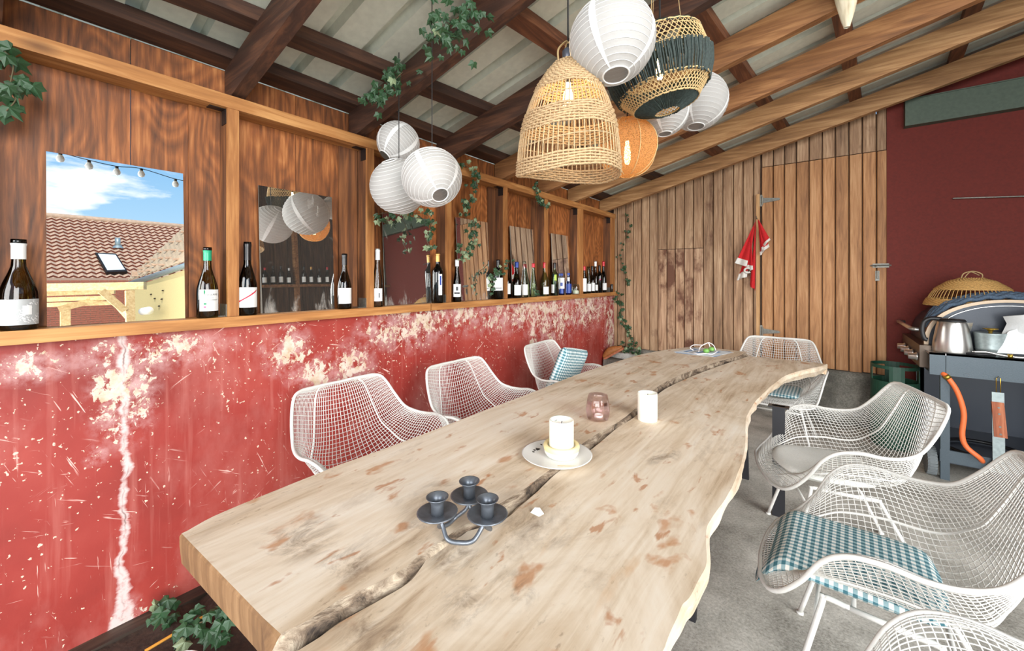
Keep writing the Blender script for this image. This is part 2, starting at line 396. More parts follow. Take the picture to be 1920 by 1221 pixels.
M['steel'] = plain('brushed_steel', S(206, 204, 200), .28, .9, .05, 90)
M['bronze'] = plain('bronzed_steel', S(150, 136, 118), .3, .8, .05)
M['hood_edge'] = plain('champagne_steel', S(156, 138, 118), .4, .6)
M['panel_brown'] = plain('bronze_brown_enamel', S(92, 78, 66), .4, .4)
M['rubber'] = plain('grey_rubber', S(116, 122, 124), .8, 0, .2, 40, .15)
M['black_plastic'] = plain('black_plastic', S(26, 26, 28), .45)
M['orange_hose'] = plain('orange_rubber', S(236, 116, 62), .5)
M['handle_wood'] = wood('reddish_handle_wood', S(120, 60, 36), S(170, 96, 62), S(206, 136, 98), axis=2, var=.1)
M['zinc'] = plain('galvanised_zinc', S(166, 178, 178), .45, .5, .15, 50, .25)
M['brass'] = plain('brass', S(196, 160, 70), .3, .9)
M['gas'] = plain('green_gas_paint', S(34, 78, 60), .45, 0, .1, 30, .25)
M['towel'] = plain('white_paper_towel', S(222, 224, 224), .9, 0, .5, 90, .06)
M['scarf'] = plain('blue_grey_knit', S(96, 116, 138), .95, 0, .9, 130, .45)
M['clog'] = plain('tan_leather', S(168, 104, 52), .6, 0, .2, 40, .3)
M['drift'] = wood('bleached_driftwood', S(150, 130, 98), S(206, 192, 164), S(230, 222, 202), axis=2, fine=18, big=4, var=0)
M['cane_orange'] = plain('orange_cane', S(216, 150, 56), .6)
M['iron'] = plain('galvanised_iron', S(132, 130, 122), .5, .6, .2, 60, .3)
M['iron_dark'] = plain('dark_iron', S(42, 34, 32), .5, .5)
M['mirror_clean'] = mirror_mat('clean_mirror', .0, .0)
M['mirror_dusty'] = mirror_mat('dusty_mirror', .05, .8)
M['mirror_edge'] = plain('cut_glass_edge', S(190, 198, 190), .3)
M['tile'] = plain('pale_clay_tile', S(212, 176, 148), .85, 0, .3, 9, .25)
M['tile_nose_shade'] = plain('red_tile_nose_shade', S(140, 78, 60), .9)
M['tile2'] = plain('cream_roof_tile', S(200, 172, 140), .85, 0, .3, 12, .2)
M['cream'] = plain('cream_render', S(206, 184, 130), .9, 0, .2, 30, .06)
M['brick'] = plain('red_brick', S(176, 104, 82), .9, 0, .3, 20, .25)
M['mortar'] = plain('pale_mortar', S(170, 140, 120), .9)
M['pergola'] = wood('new_pine', S(170, 134, 84), S(196, 164, 114), S(210, 184, 138), axis=0, fine=30, var=.1)
M['skylight'] = plain('skylight_glass', S(226, 230, 230), .2)
M['patio'] = concrete('pale_patio', S(150, 148, 140), S(190, 186, 176), S(210, 206, 198))
M['wall_shed'] = wood('dark_plank', S(44, 30, 22), S(76, 54, 40), S(110, 82, 62), axis=2, var=.3)

# ------------------------------------------------------------------ mesh helpers
class MB:
    def __init__(s): s.v = []; s.f = []; s.m = []
    def add(s, vs_, fs, mi=0):
        o = len(s.v); s.v += [tuple(p) for p in vs_]
        for f in fs: s.f.append(tuple(i + o for i in f)); s.m.append(mi)
        return s
    def hexa(s, p, mi=0):   # p: 4 bottom (ccw from above), 4 top
        return s.add(p, [(3, 2, 1, 0), (4, 5, 6, 7), (0, 1, 5, 4), (1, 2, 6, 5), (2, 3, 7, 6), (3, 0, 4, 7)], mi)
    def box(s, x0, x1, y0, y1, z0, z1, mi=0):
        return s.hexa([(x0, y0, z0), (x1, y0, z0), (x1, y1, z0), (x0, y1, z0), (x0, y0, z1), (x1, y0, z1), (x1, y1, z1), (x0, y1, z1)], mi)
    def tube(s, pts, r, n=6, closed=False, mi=0, caps=True):
        pts = [Vector(p) for p in pts]; N = len(pts); rr = r if isinstance(r, (list, tuple)) else [r] * N
        tan = []
        for i in range(N):
            a = pts[(i - 1) % N] if (closed or i > 0) else pts[i]; b = pts[(i + 1) % N] if (closed or i < N - 1) else pts[i]
            d = b - a; tan.append(d.normalized() if d.length > 1e-9 else Vector((0, 0, 1)))
        up = Vector((0, 0, 1)) if abs(tan[0].z) < .9 else Vector((1, 0, 0))
        u = (up - tan[0] * up.dot(tan[0])).normalized(); vs_ = []
        for i in range(N):
            u = u - tan[i] * u.dot(tan[i])
            u = u.normalized() if u.length > 1e-6 else tan[i].orthogonal().normalized()
            w_ = tan[i].cross(u)
            for k in range(n):
                a = 2 * math.pi * k / n; vs_.append(pts[i] + (u * math.cos(a) + w_ * math.sin(a)) * rr[i])
        fs = []
        for i in range(N if closed else N - 1):
            j = (i + 1) % N
            for k in range(n): l = (k + 1) % n; fs.append((i * n + k, i * n + l, j * n + l, j * n + k))
        if caps and not closed: fs.append(tuple(range(n - 1, -1, -1))); fs.append(tuple((N - 1) * n + k for k in range(n)))
        return s.add(vs_, fs, mi)
    def lathe(s, prof, n=24, c=(0, 0, 0), mi=0, a0=0, a1=None):
        full = a1 is None; a1 = 2 * math.pi + a0 if full else a1; cols = n if full else n + 1
        vs_ = []
        for r, z in prof:
            for k in range(cols):
                a = a0 + (a1 - a0) * k / n; vs_.append((c[0] + r * math.cos(a), c[1] + r * math.sin(a), c[2] + z))
        fs = []
        for i in range(len(prof) - 1):
            for k in range(n):
                l = (k + 1) % cols; fs.append((i * cols + k, i * cols + l, (i + 1) * cols + l, (i + 1) * cols + k))
        return s.add(vs_, fs, mi)
    def grid(s, P, mi=0, closed=False):
        a, b = len(P), len(P[0]); vs_ = [p for row in P for p in row]; fs = []
        for i in range(a - 1):
            for j in range(b if closed else b - 1):
                k = (j + 1) % b; fs.append((i * b + j, i * b + k, (i + 1) * b + k, (i + 1) * b + j))
        return s.add(vs_, fs, mi)
    def slab(s, P, th, mi=0):
        """grid with thickness th along local normals"""
        a, b = len(P), len(P[0]); Q = []
        for i in range(a):
            row = []
            for j in range(b):
                du = Vector(P[min(i + 1, a - 1)][j]) - Vector(P[max(i - 1, 0)][j]); dv = Vector(P[i][min(j + 1, b - 1)]) - Vector(P[i][max(j - 1, 0)])
                nn = du.cross(dv); nn = nn.normalized() if nn.length > 1e-12 else Vector((0, 0, 1))
                row.append(Vector(P[i][j]) + nn * th)
            Q.append(row)
        s.grid(P, mi); s.grid([list(reversed(r)) for r in Q], mi)
        for e, g_ in (([r[0] for r in P], [r[0] for r in Q]), ([r[-1] for r in P], [r[-1] for r in Q]), (P[0], Q[0]), (P[-1], Q[-1])): s.grid([e, g_], mi)
        return s
    def xf(s, m):
        s.v = [tuple(m @ Vector(p)) for p in s.v]; return s
    def build(s, name, mats, parent=None, smooth=False, loc=None):
        me = bpy.data.meshes.new(name); me.from_pydata(s.v, [], s.f)
        for m in (mats if isinstance(mats, (list, tuple)) else [mats]): me.materials.append(m)
        if any(s.m): me.polygons.foreach_set('material_index', s.m)
        if smooth: me.polygons.foreach_set('use_smooth', [True] * len(me.polygons))
        bm = bmesh.new(); bm.from_mesh(me); bmesh.ops.recalc_face_normals(bm, faces=bm.faces); bm.to_mesh(me); bm.free()
        return link(name, me, parent, loc)

def link(name, data, parent=None, loc=None):
    o = bpy.data.objects.new(name, data); COL.objects.link(o)
    if parent: o.parent = parent
    if loc is not None: o.location = loc
    return o
def thing(name, label, cat, loc=(0, 0, 0), rz=0, group=None):
    o = link(name, None, None, loc); o.rotation_euler = (0, 0, rz); o.empty_display_size = .05
    return tag(o, label, cat, group)
def tag(o, label, cat, group=None):
    o['label'] = label; o['category'] = cat
    if group: o['group'] = group
    return o
def struct(o, label=None, cat=None):
    o['kind'] = 'structure'
    if label: o['label'] = label
    if cat: o['category'] = cat
    return o
def copy_tree(o, parent=None):
    c = o.copy(); COL.objects.link(c); c.parent = parent
    for ch in list(o.children): copy_tree(ch, c)
    return c
def smooth_pts(P, k, closed=False):
    P = [Vector(p) for p in P]; out = []; n = len(P)
    for i in range(n if closed else n - 1):
        g_ = (lambda j: P[j % n]) if closed else (lambda j: P[max(0, min(n - 1, j))])
        a, b, c, d = g_(i - 1), g_(i), g_(i + 1), g_(i + 2)
        for q in range(k):
            t_ = q / k
            out.append(.5 * ((2 * b) + (c - a) * t_ + (2 * a - 5 * b + 4 * c - d) * t_ ** 2 + (3 * b - a - 3 * c + d) * t_ ** 3))
    if not closed: out.append(P[-1])
    return out
def interp(keys, v):
    """Catmull-Rom through (param, vector) keys"""
    ks = [k[0] for k in keys]; P = [Vector(k[1]) for k in keys]; i = 0
    while i < len(ks) - 2 and v > ks[i + 1]: i += 1
    t_ = (v - ks[i]) / (ks[i + 1] - ks[i]); g_ = lambda j: P[max(0, min(len(P) - 1, j))]
    a, b, c, d = g_(i - 1), g_(i), g_(i + 1), g_(i + 2)
    return .5 * ((2 * b) + (c - a) * t_ + (2 * a - 5 * b + 4 * c - d) * t_ ** 2 + (3 * b - a - 3 * c + d) * t_ ** 3)
def text_mesh(body, size):
    cu = bpy.data.curves.new('lettering', 'FONT'); cu.body = body; cu.size = size; cu.align_x = 'CENTER'; cu.align_y = 'CENTER'; cu.resolution_u = 2
    o = bpy.data.objects.new('lettering', cu); COL.objects.link(o)
    me = bpy.data.meshes.new_from_object(o.evaluated_get(bpy.context.evaluated_depsgraph_get()))
    bpy.data.objects.remove(o); vs_ = [v.co.copy() for v in me.vertices]; fs = [tuple(p.vertices) for p in me.polygons]
    bpy.data.meshes.remove(me); return vs_, fs

# ================================================================== SETTING
SL = .2487
XW, XP = -2.12, -2.21            # face of the red wall, face of the plywood
YB = 4.95                        # face of the back boards
YF, XR = -1.6, 2.6               # open gable end, open long side
SILL = 1.18
def zr(x): return 2.18 + SL * (x + 2.1)

fl = MB().box(-2.4, XR + .1, YF - .1, 5.1, -.12, 0).build('floor', M['floor']); struct(fl, 'rough grey concrete floor of the open shed', 'floor')
pt = MB().box(XR + .1, 34, -14, 26, -.16, -.03).build('patio_ground', M['patio']); struct(pt, 'pale paved yard outside the open side', 'ground')

# ---- left wall: masonry, sill, posts, rail, plywood
wl = MB().box(-2.34, XW, YF, YB - .02, 0, SILL - .045).build('wall_left', M['red'])
struct(wl, 'flaking red painted low wall under a timber frame with plywood panels', 'wall')
for a, b in ((YF, 1.83), (1.838, 4.955)):
    MB().box(XP - .02, -2.075, a, b, SILL - .045, SILL).build('sill_board', M['honey'], wl)
MB().box(XP + .002, -2.098, YF, 4.93, 2.108, 2.165).build('rail', M['honey'], wl)
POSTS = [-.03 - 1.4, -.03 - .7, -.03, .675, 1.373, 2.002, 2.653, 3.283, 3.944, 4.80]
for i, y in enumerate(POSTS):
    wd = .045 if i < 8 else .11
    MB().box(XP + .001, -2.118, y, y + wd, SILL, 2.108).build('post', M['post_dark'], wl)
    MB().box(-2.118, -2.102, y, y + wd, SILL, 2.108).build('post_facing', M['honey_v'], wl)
    if y > .5:
        MB().box(-2.165, -2.115, y - .003, y, 2.04, 2.105).box(-2.165, -2.125, y - .06, y - .003, 2.104, 2.108).build('bracket', M['iron_dark'], wl)
        MB().box(-2.185, -2.11, y - .004, y, SILL, SILL + .055).box(-2.185, -2.12, y - .045, y - .004, SILL, SILL + .004).build('bracket', M['iron'], wl)
edges = [YF, -.95, -.35, .02, .375, .70, 1.02, 1.40, 1.72, 2.03, 2.34, 2.68, 2.98, 3.30, 3.62, 3.97, 4.28, 4.56, 4.95]
for a, b in zip(edges[:-1], edges[1:]):
    d = random.uniform(-.003, .003)
    MB().box(XP - .02, XP + d, a + .0015, b - .0015, SILL, 2.313).build('panel', M['ply'], wl)
# dark backing boards beside some posts
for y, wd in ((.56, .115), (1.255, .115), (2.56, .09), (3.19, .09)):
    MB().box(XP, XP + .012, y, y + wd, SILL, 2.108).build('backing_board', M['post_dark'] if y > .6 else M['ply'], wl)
bb = MB().box(XW, -2.055, YF, 1.6, 0, .035).build('baseboard_left', M['dark_timber']); struct(bb, 'dark rotten timber along the foot of the red wall', 'baseboard')

# ---- roof
ce = link('ceiling', None); struct(ce, 'corrugated metal roof on timber rafters and purlins', 'ceiling')
def trap(y0, y1):
    per, out, y = .2, [], y0
    while y < y1 - 1e-4:
        for dy, z in ((0, 0), (.140, 0), (.147, .05), (.193, .05), (.2, 0)):
            if y + dy <= y1 + 1e-4: out.append((y + dy, z))
        y += per
    return out
ys = [YF - .2 + i * 1.0 for i in range(7)] + [5.2]
for a, b in zip(ys[:-1], ys[1:]):
    pr = trap(a, b + .03); P = [[(x, y, zr(x) + .215 + z - (.004 if abs(y - a) < .2 else 0)) for y, z in pr] for x in (-2.55, -1.0, .5, 1.8, 2.95)]
    MB().slab(P, .004).build('roof_sheet', M['sheet'], ce)
RAFT = [(-1.35, 'd'), (-.65, 'd'), (.05, 'd'), (.75, 'd'), (1.37, 'd'), (2.05, 'd'), (2.70, 'm'), (3.36, 'm'), (3.94, 'l'), (4.73, 'l')]
def rafter(y1, m, x0=-2.2, x1=2.85, wd=.055, dp=.155):
    y0 = y1 - wd
    return MB().hexa([(x0, y0, zr(x0)), (x1, y0, zr(x1)), (x1, y1, zr(x1)), (x0, y1, zr(x0)),
                      (x0, y0, zr(x0) + dp), (x1, y0, zr(x1) + dp), (x1, y1, zr(x1) + dp), (x0, y1, zr(x0) + dp)]).build('rafter', m, ce)
for y, k in RAFT: rafter(y, M[{'d': 'raft_dark', 'm': 'raft_mid', 'l': 'raft_light'}[k]])
for xc, yc, dk in ((-1.82, 1.3, 1), (-1.13, 1.9, 0), (-.45, 3.1, 0), (.14, 3.7, 0), (.80, 4.3, 0), (1.45, 4.0, 0), (2.05, 4, 0), (2.65, 4, 0)):
    sk = .088 if xc < 1 else .05; q = []
    for z in (.155, .213):
        for y, s_ in ((YF - .1, -1), (YF - .1, 1), (5.1, 1), (5.1, -1)):
            x = xc + sk * (y - yc) + s_ * .04; q.append((x, y, zr(x) + z))
    MB().hexa(q).build('purlin', M['purlin_dark' if dk else 'purlin'], ce)
q = []
for z in (.155, .213):
    for y, s_ in ((YF - .1, -1), (YF - .1, 1), (5.1, 1), (5.1, -1)): x = -2.15 + s_ * .045; q.append((x, y, zr(x) + z))
MB().hexa(q).build('purlin', M['purlin_dark'], ce)

# ---- back wall: plank wall, plinth, door, red masonry
wb = MB().box(-2.3, .50, YB + .03, YB + .08, .40, 2.85).build('wall_back', M['wall_shed']); struct(wb, 'weathered vertical board wall with a boarded door', 'wall')
px_e = [1150, 1157.5, 1173, 1187.6, 1203, 1217.8, 1233.5, 1250.5, 1266, 1283, 1300, 1318.6, 1337, 1355, 1375, 1393, 1413, 1426]
xe = [ay(p, 500, YB).x for p in px_e]
def vboard(x0, x1, z0, ztop, m, name='board', par=None, y=YB):
    d = random.uniform(-.004, .004); a, b = x0 + .0035, x1 - .0035; e = .006
    p = [(a, y + d, z0), (a + e, y - .008 + d, z0), (b - e, y - .008 + d, z0), (b, y + d, z0)]
    zt = ztop if callable(ztop) else (lambda x: ztop)
    bo = [(a, y + .03, z0), (b, y + .03, z0)]
    vs_ = [p[0], p[1], p[2], p[3], bo[1], bo[0]]; top = [(v[0], v[1], zt(v[0])) for v in vs_]
    n = 6; fs = [tuple(range(n - 1, -1, -1)), tuple(range(n, 2 * n))] + [(i, (i + 1) % n, n + (i + 1) % n, n + i) for i in range(n)]
    return MB().add(vs_ + top, fs).build(name, m, par)
for i, (a, b) in enumerate(zip(xe[:-1], xe[1:])):
    m = M['board_worn'] if 6 <= i <= 10 else M['board']
    zb = .49 + random.uniform(-.015, .01)
    if 6 <= i <= 10:
        vboard(a, b, zb, 1.688, m, par=wb); vboard(a, b, 1.694, lambda x: zr(x) + .2, M['board'], par=wb)
    else: vboard(a, b, zb, lambda x: zr(x) + .2, m, par=wb)
xd = [ay(p, 500, YB).x for p in [1428, 1450, 1470.7, 1493, 1517, 1541.7, 1566, 1591.7, 1616.7, 1643, 1663]]
for a, b in zip(xd[:-1], xd[1:]): vboard(a, b, 2.505, lambda x: zr(x) + .2, M['board'], par=wb)
dr = link('door_1', None, None, (xd[0], YB, .49)); struct(dr, 'cedar boarded shed door with strap hinges and a bolt', 'door')
for a, b in zip(xd[:-1], xd[1:]):
    o = vboard(a, b, .488 + random.uniform(-.006, .004), 2.495, M['door'], par=None, y=YB - .012); o.parent = dr; o.location = -Vector((xd[0], YB, .49))
def local(o, par): o.parent = par; o.location = -par.location; return o
jx = ay(1421, 500, YB - .03).x
local(MB().box(jx - .012, jx + .018, YB - .055, YB - .012, .52, 2.22).build('door_jamb', M['jamb']), dr)
for py in (376, 621):
    p = ay(1432, py, YB - .03); x, z = p.x, p.z
    h = MB().box(x - .045, x - .012, YB - .034, YB - .028, z - .06, z + .06)
    h.add([(x - .012, YB - .034, z - .028), (x + .13, YB - .034, z - .012), (x + .145, YB - .034, z), (x + .13, YB - .034, z + .012), (x - .012, YB - .034, z + .028),
           (x - .012, YB - .026, z - .028), (x + .13, YB - .026, z - .012), (x + .145, YB - .026, z), (x + .13, YB - .026, z + .012), (x - .012, YB - .026, z + .028)],
          [(0, 1, 2, 3, 4), (9, 8, 7, 6, 5)] + [(i, (i + 1) % 5, 5 + (i + 1) % 5, 5 + i) for i in range(5)])
    h.tube([(x - .012, YB - .034, z - .045), (x - .012, YB - .034, z + .045)], .007, 8)
    for dx in (.02, .06, .1): h.tube([(x + dx, YB - .038, z), (x + dx, YB - .03, z)], .005, 6)
    local(h.build('strap_hinge', M['iron']), dr)
p = ay(1650, 498, YB - .03)
b_ = MB().box(p.x - .05, p.x + .06, YB - .03, YB - .024, p.z - .018, p.z + .018).tube([(p.x - .065, YB - .036, p.z), (p.x + .075, YB - .036, p.z)], .006, 8)
b_.tube([(p.x - .03, YB - .036, p.z), (p.x - .03, YB - .06, p.z - .01)], .005, 6)
local(b_.build('bolt', M['iron']), dr)
p2 = ay(1645, 512, YB - .03)
local(MB().box(p2.x - .014, p2.x + .014, YB - .036, YB - .024, p2.z - .07, p2.z + .02).tube([(p2.x, YB - .044, p2.z - .05), (p2.x, YB - .044, p2.z + .02)], .006, 6).build('hasp', M['iron']), dr)

# plinth of rough stone under boards and door (displaced front face)
def rough_block(x0, x1, yf, yb, z0, z1, amp, step=.04):
    nx = max(2, int((x1 - x0) / step)); nz = max(2, int((z1 - z0) / step)); P = []
    for j in range(nz + 1):
        P.append([])
        for i in range(nx + 1):
            x = x0 + (x1 - x0) * i / nx; z = z0 + (z1 - z0) * j / nz
            n_ = noise.noise(Vector((x * 5, z * 6, 1.3))) + .5 * noise.noise(Vector((x * 14, z * 15, 4)))
            P[-1].append((x, yf + amp * n_, z))
    P.append([(p[0], yb, z1) for p in P[-1]])
    P.append([(p[0], yb, z0) for p in P[-1]])
    return MB().grid(P)
pl = rough_block(-2.12, .50, YB - .07, YB + .1, 0, .478, .018).build('wall_back_plinth', M['stone'], None, True)
struct(pl, 'rough grey stone plinth under the boards and the door', 'plinth')
lg = rough_block(-2.10, -1.35, YB - .22, YB - .05, 0, .44, .03).build('wall_back_ledge', M['ledge'], None, True)
struct(lg, 'pale cement ledge in the corner behind the table', 'ledge')
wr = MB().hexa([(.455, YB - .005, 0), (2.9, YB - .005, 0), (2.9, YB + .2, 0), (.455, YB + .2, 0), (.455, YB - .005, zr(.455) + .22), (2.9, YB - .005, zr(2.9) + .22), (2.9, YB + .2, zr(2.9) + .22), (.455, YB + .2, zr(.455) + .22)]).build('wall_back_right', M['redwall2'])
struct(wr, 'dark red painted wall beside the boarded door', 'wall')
a = ay(1697, 190, YB - .08)
gb = MB().box(a.x, 2.9, YB - .09, YB - .006, 2.665, 2.885).box(a.x, 2.9, YB - .10, YB - .006, 2.885, 2.893).build('trim_1', M['green_beam']); struct(gb, 'grey green painted beam across the top of the dark red wall', 'beam')
# right-hand plank wall with a bottle shelf (the mirrors show it)
w2 = MB().box(XR, XR + .06, 2.45, YB, 0, zr(XR) + .2).build('wall_right', M['wall_shed']); struct(w2, 'dark plank wall on the right with a bottle shelf', 'wall')
for i in range(12):
    y = 2.45 + i * .21; MB().box(XR - .02, XR, y + .004, y + .206, 0, zr(XR) + .19).build('board', M['wall_shed'], w2)
for y in (2.45, 3.15, 3.9): MB().box(XR - .10, XR - .02, y, y + .06, 0, zr(XR) + .01).build('post', M['raft_mid'], w2)
MB().box(XR - .14, XR - .02, 2.66, YB, 1.66, 1.70).build('shelf', M['raft_mid'], w2)
# white door frame at the open side (bright strips at the edge of the second mirror)
fr = MB().box(XR - .20, XR - .145, 2.47, 2.53, 0, 2.9).box(XR - .20, XR - .145, 2.57, 2.60, 0, 2.9).build('trim_2', M['white_metal']); struct(fr, 'white painted door frame at the open side', 'frame')

# ================================================================== TABLE
TZ, TZ2 = .71, .699              # left slab stands a touch higher than the right one
TB = (-.65, 2.0)
tb = thing('dining_table', 'long live-edge slab table of pale bleached wood with black steel legs', 'table', (TB[0], TB[1], 0))
def slab_mesh(loop, z, th, kind):
    """loop: list of (x, y, side) ; side 0 sawn end, 1 live bark edge, 2 plain live edge"""
    n = len(loop); cen = Vector((sum(p[0] for p in loop) / n, sum(p[1] for p in loop) / n, 0)); mb = MB()
    nr = []
    for i in range(n):
        a, b = Vector(loop[i - 1][:2]), Vector(loop[(i + 1) % n][:2]); d = (b - a).normalized(); nr.append(Vector((d.y, -d.x)))
    rings = []
    for k, (dz, off) in enumerate([(0, 0), (-.006, 1), (-.03, 2), (-th, 3)]):
        row = []
        for i, (x, y, s_) in enumerate(loop):
            nn = noise.noise(Vector((x * 9, y * 9, dz * 20))); n2 = noise.noise(Vector((x * 26, y * 26, dz * 60 + 3)))
            o = {0: (0, .004, .004, .0), 1: (-.002, .006 + .004 * n2, .026 + .008 * nn + .006 * n2, .034 + .01 * n2), 2: (-.002, .006, .004 + .012 * nn, -.03 + .02 * nn)}[s_][k]
            row.append((x - TB[0] + nr[i].x * o, y - TB[1] + nr[i].y * o, z + dz))
        rings.append(row)
    vs_ = [p for r in rings for p in r]; fs = [tuple(range(n))]; ms = [0]
    for k in range(3):
        for i in range(n):
            j = (i + 1) % n; fs.append((k * n + i, k * n + j, (k + 1) * n + j, (k + 1) * n + i))
            s_ = loop[i][2]; ms.append(0 if s_ == 2 else (1 if s_ == 1 else 2))
    fs.append(tuple(reversed(range(3 * n, 4 * n)))); ms.append(2)
    mb.v = vs_; mb.f = fs; mb.m = ms
    me = bpy.data.meshes.new('slab'); me.from_pydata(mb.v, [], mb.f)
    for m in (M['table'], M['bark'], M['endgrain']): me.materials.append(m)
    me.polygons.foreach_set('material_index', ms)
    bm = bmesh.new(); bm.from_mesh(me); bmesh.ops.recalc_face_normals(bm, faces=bm.faces)
    bmesh.ops.triangulate(bm, faces=[f for f in bm.faces if len(f.verts) > 4]); bm.to_mesh(me); bm.free()
    return link('slab', me, tb)
def edge(pix, z, k=4, jit=.003):
    P = smooth_pts([az(a, b, z) for a, b in pix], k); return [(p.x + jit * noise.noise(Vector((p.y * 14, 2, 5))), p.y) for p in P]
def line(a, b, n): return [(a[0] + (b[0] - a[0]) * i / n, a[1] + (b[1] - a[1]) * i / n) for i in range(n)]
left_e = edge([(340, 1000), (400, 968), (475, 936), (550, 906), (640, 870), (735, 836), (830, 800), (920, 765), (1005, 733), (1080, 703), (1150, 680), (1200, 665), (1245, 656.5)], TZ)
crackL = edge([(524, 1190), (583, 1162), (640, 1124), (674, 1110), (709, 1093), (754, 1069), (785, 1045), (819, 1021), (843, 1004), (861, 993), (895, 972), (933, 948), (985, 917), (1016, 893), (1055, 864), (1088, 836), (1135, 805), (1160, 792), (1190, 768), (1222, 735), (1250, 716), (1290, 698), (1345, 679), (1385, 668), (1399, 660)], TZ)
farL = [(az(a, b, TZ).x, az(a, b, TZ).y) for a, b in ((1345, 653.5), (1293, 650.5))]
# order: near end -> crack edge (going far) -> far end -> left edge (coming back); counter-clockwise from above
loop = [(p[0], p[1], 1) for p in crackL] + [(p[0], p[1], 0) for p in farL] + [(p[0], p[1], 2) for p in reversed(left_e)] + [(x, y, 0) for x, y in line(left_e[0], crackL[0], 8)[1:]]
loop[len(crackL) - 1] = (*loop[len(crackL) - 1][:2], 0); loop[len(crackL) + 2 + len(left_e) - 1] = (*left_e[0], 0)
slab_mesh(loop, TZ, .075, 0)
crackR = edge([(552, 1224), (600, 1196), (640, 1167), (709, 1128), (764, 1095), (788, 1069), (812, 1034), (847, 1007), (900, 990), (947, 974), (974, 952), (1009, 921), (1050, 883), (1112, 841), (1160, 801), (1196, 778), (1236, 738), (1262, 722), (1310, 701), (1356, 684), (1392, 672), (1404, 668)], TZ2)
crackR = [(x - .003, y) for x, y in crackR]
rightE = edge([(1551, 683), (1540, 687), (1507, 694), (1475, 704), (1452, 720), (1430, 740), (1417, 753), (1409, 766), (1401, 781), (1398.5, 802), (1399, 818), (1397, 847), (1387, 881), (1373, 916), (1349, 954), (1335, 974), (1326, 995), (1326, 1036), (1325, 1064), (1307, 1098), (1294, 1123), (1280, 1137), (1265, 1172), (1250, 1215)], TZ2)
rightE += [(-.225, .62), (-.25, .50), (-.24, .40), (-.26, .335)]
farR = [(az(a, b, TZ2).x, az(a, b, TZ2).y) for a, b in ((1440, 671), (1500, 677))]
loop = [(p[0], p[1], 0) for p in line(crackR[0], rightE[-1], 8)[1:]] + [(p[0], p[1], 2) for p in reversed(rightE)] + [(p[0], p[1], 0) for p in reversed(farR)] + [(p[0], p[1], 1) for p in reversed(crackR)]
slab_mesh(loop, TZ2, .075, 1)
for x, y, tx in ((-.427, 1.716, .02), (-.2, 2.76, .0), (-.424, 3.14, -.02), (-1.08, .72, 0), (-1.1, 1.9, 0), (-1.02, 3.3, 0), (-.55, .62, 0)):
    x -= TB[0]; y -= TB[1]; z1 = .637 if x + TB[0] < -.75 else .626
    MB().hexa([(x - .03, y - .012, 0), (x + .03, y - .012, 0), (x + .03, y + .012, 0), (x - .03, y + .012, 0),
               (x - .03 + tx, y - .012, z1), (x + .03 + tx, y - .012, z1), (x + .03 + tx, y + .012, z1), (x - .03 + tx, y + .012, z1)]).box(x - .05 + tx, x + .05 + tx, y - .03, y + .03, z1 - .006, z1).build('leg', M['steel_black'], tb)

# ================================================================== WIRE CHAIRS
CEN = [(0, (0, .335, .372)), (.05, (0, .318, .390)), (.12, (0, .27, .398)), (.25, (0, .14, .392)), (.38, (0, .0, .380)), (.48, (0, -.11, .380)), (.56, (0, -.185, .405)), (.64, (0, -.23, .47)), (.8, (0, -.275, .625)), (1, (0, -.325, .815))]
RIM = [(0, (.19, .318, .372)), (.05, (.258, .285, .382)), (.11, (.288, .245, .412)), (.18, (.308, .195, .478)), (.26, (.328, .150, .560)), (.34, (.342, .098, .606)), (.44, (.348, .025, .620)), (.54, (.345, -.055, .612)),
       (.64, (.331, -.125, .616)), (.73, (.308, -.188, .640)), (.82, (.284, -.243, .705)), (.90, (.260, -.283, .770)), (.955, (.234, -.305, .806)), (1, (.19, -.318, .817))]
def shell(u, v):
    c = interp(CEN, v); r = interp(RIM, v); s_ = 1 if u >= 0 else -1; q = abs(u)
    roll = max(0, 1 - abs(v - .42) / .30) ** .7 if abs(v - .42) < .30 else 0
    arm = min(1, max(0, (r.z - c.z) / .18))
    p1 = Vector((r.x * (.55 + .27 * arm), c.y, c.z + .004))
    p2 = Vector((r.x * (.70 + .16 * arm), c.y + (r.y - c.y) * .75, c.z + (r.z - c.z) * (.75 + .1 * arm) + .085 * roll))
    w0, w1, w2, w3 = (1 - q) ** 3, 3 * q * (1 - q) ** 2, 3 * q * q * (1 - q), q ** 3
    p = c * w0 + p1 * w1 + p2 * w2 + r * w3
    return Vector((p.x * s_, p.y, p.z))
NU, NV = 54, 52
def chair_meshes():
    mb = MB(); pts = {}
    for i in range(NU + 1):
        u = -1 + 2 * i / NU; ln = [shell(u, v / 70) for v in range(71)]
        if 0 < i < NU: mb.tube(ln, .0016, 4, caps=False)
    for j in range(1, NV):
        v = j / NV; mb.tube([shell(-1 + 2 * k / 64, v) + Vector((0, 0, .0012 if False else 0)) for k in range(65)], .0016, 4, caps=False)
    rim = [shell(-1, i / 60) for i in range(61)] + [shell(-1 + 2 * k / 16, 1) for k in range(1, 16)] + [shell(1, 1 - i / 60) for i in range(61)] + [shell(1 - 2 * k / 16, 0) for k in range(1, 16)]
    return mb, rim
WIRE, RIMP = chair_meshes()
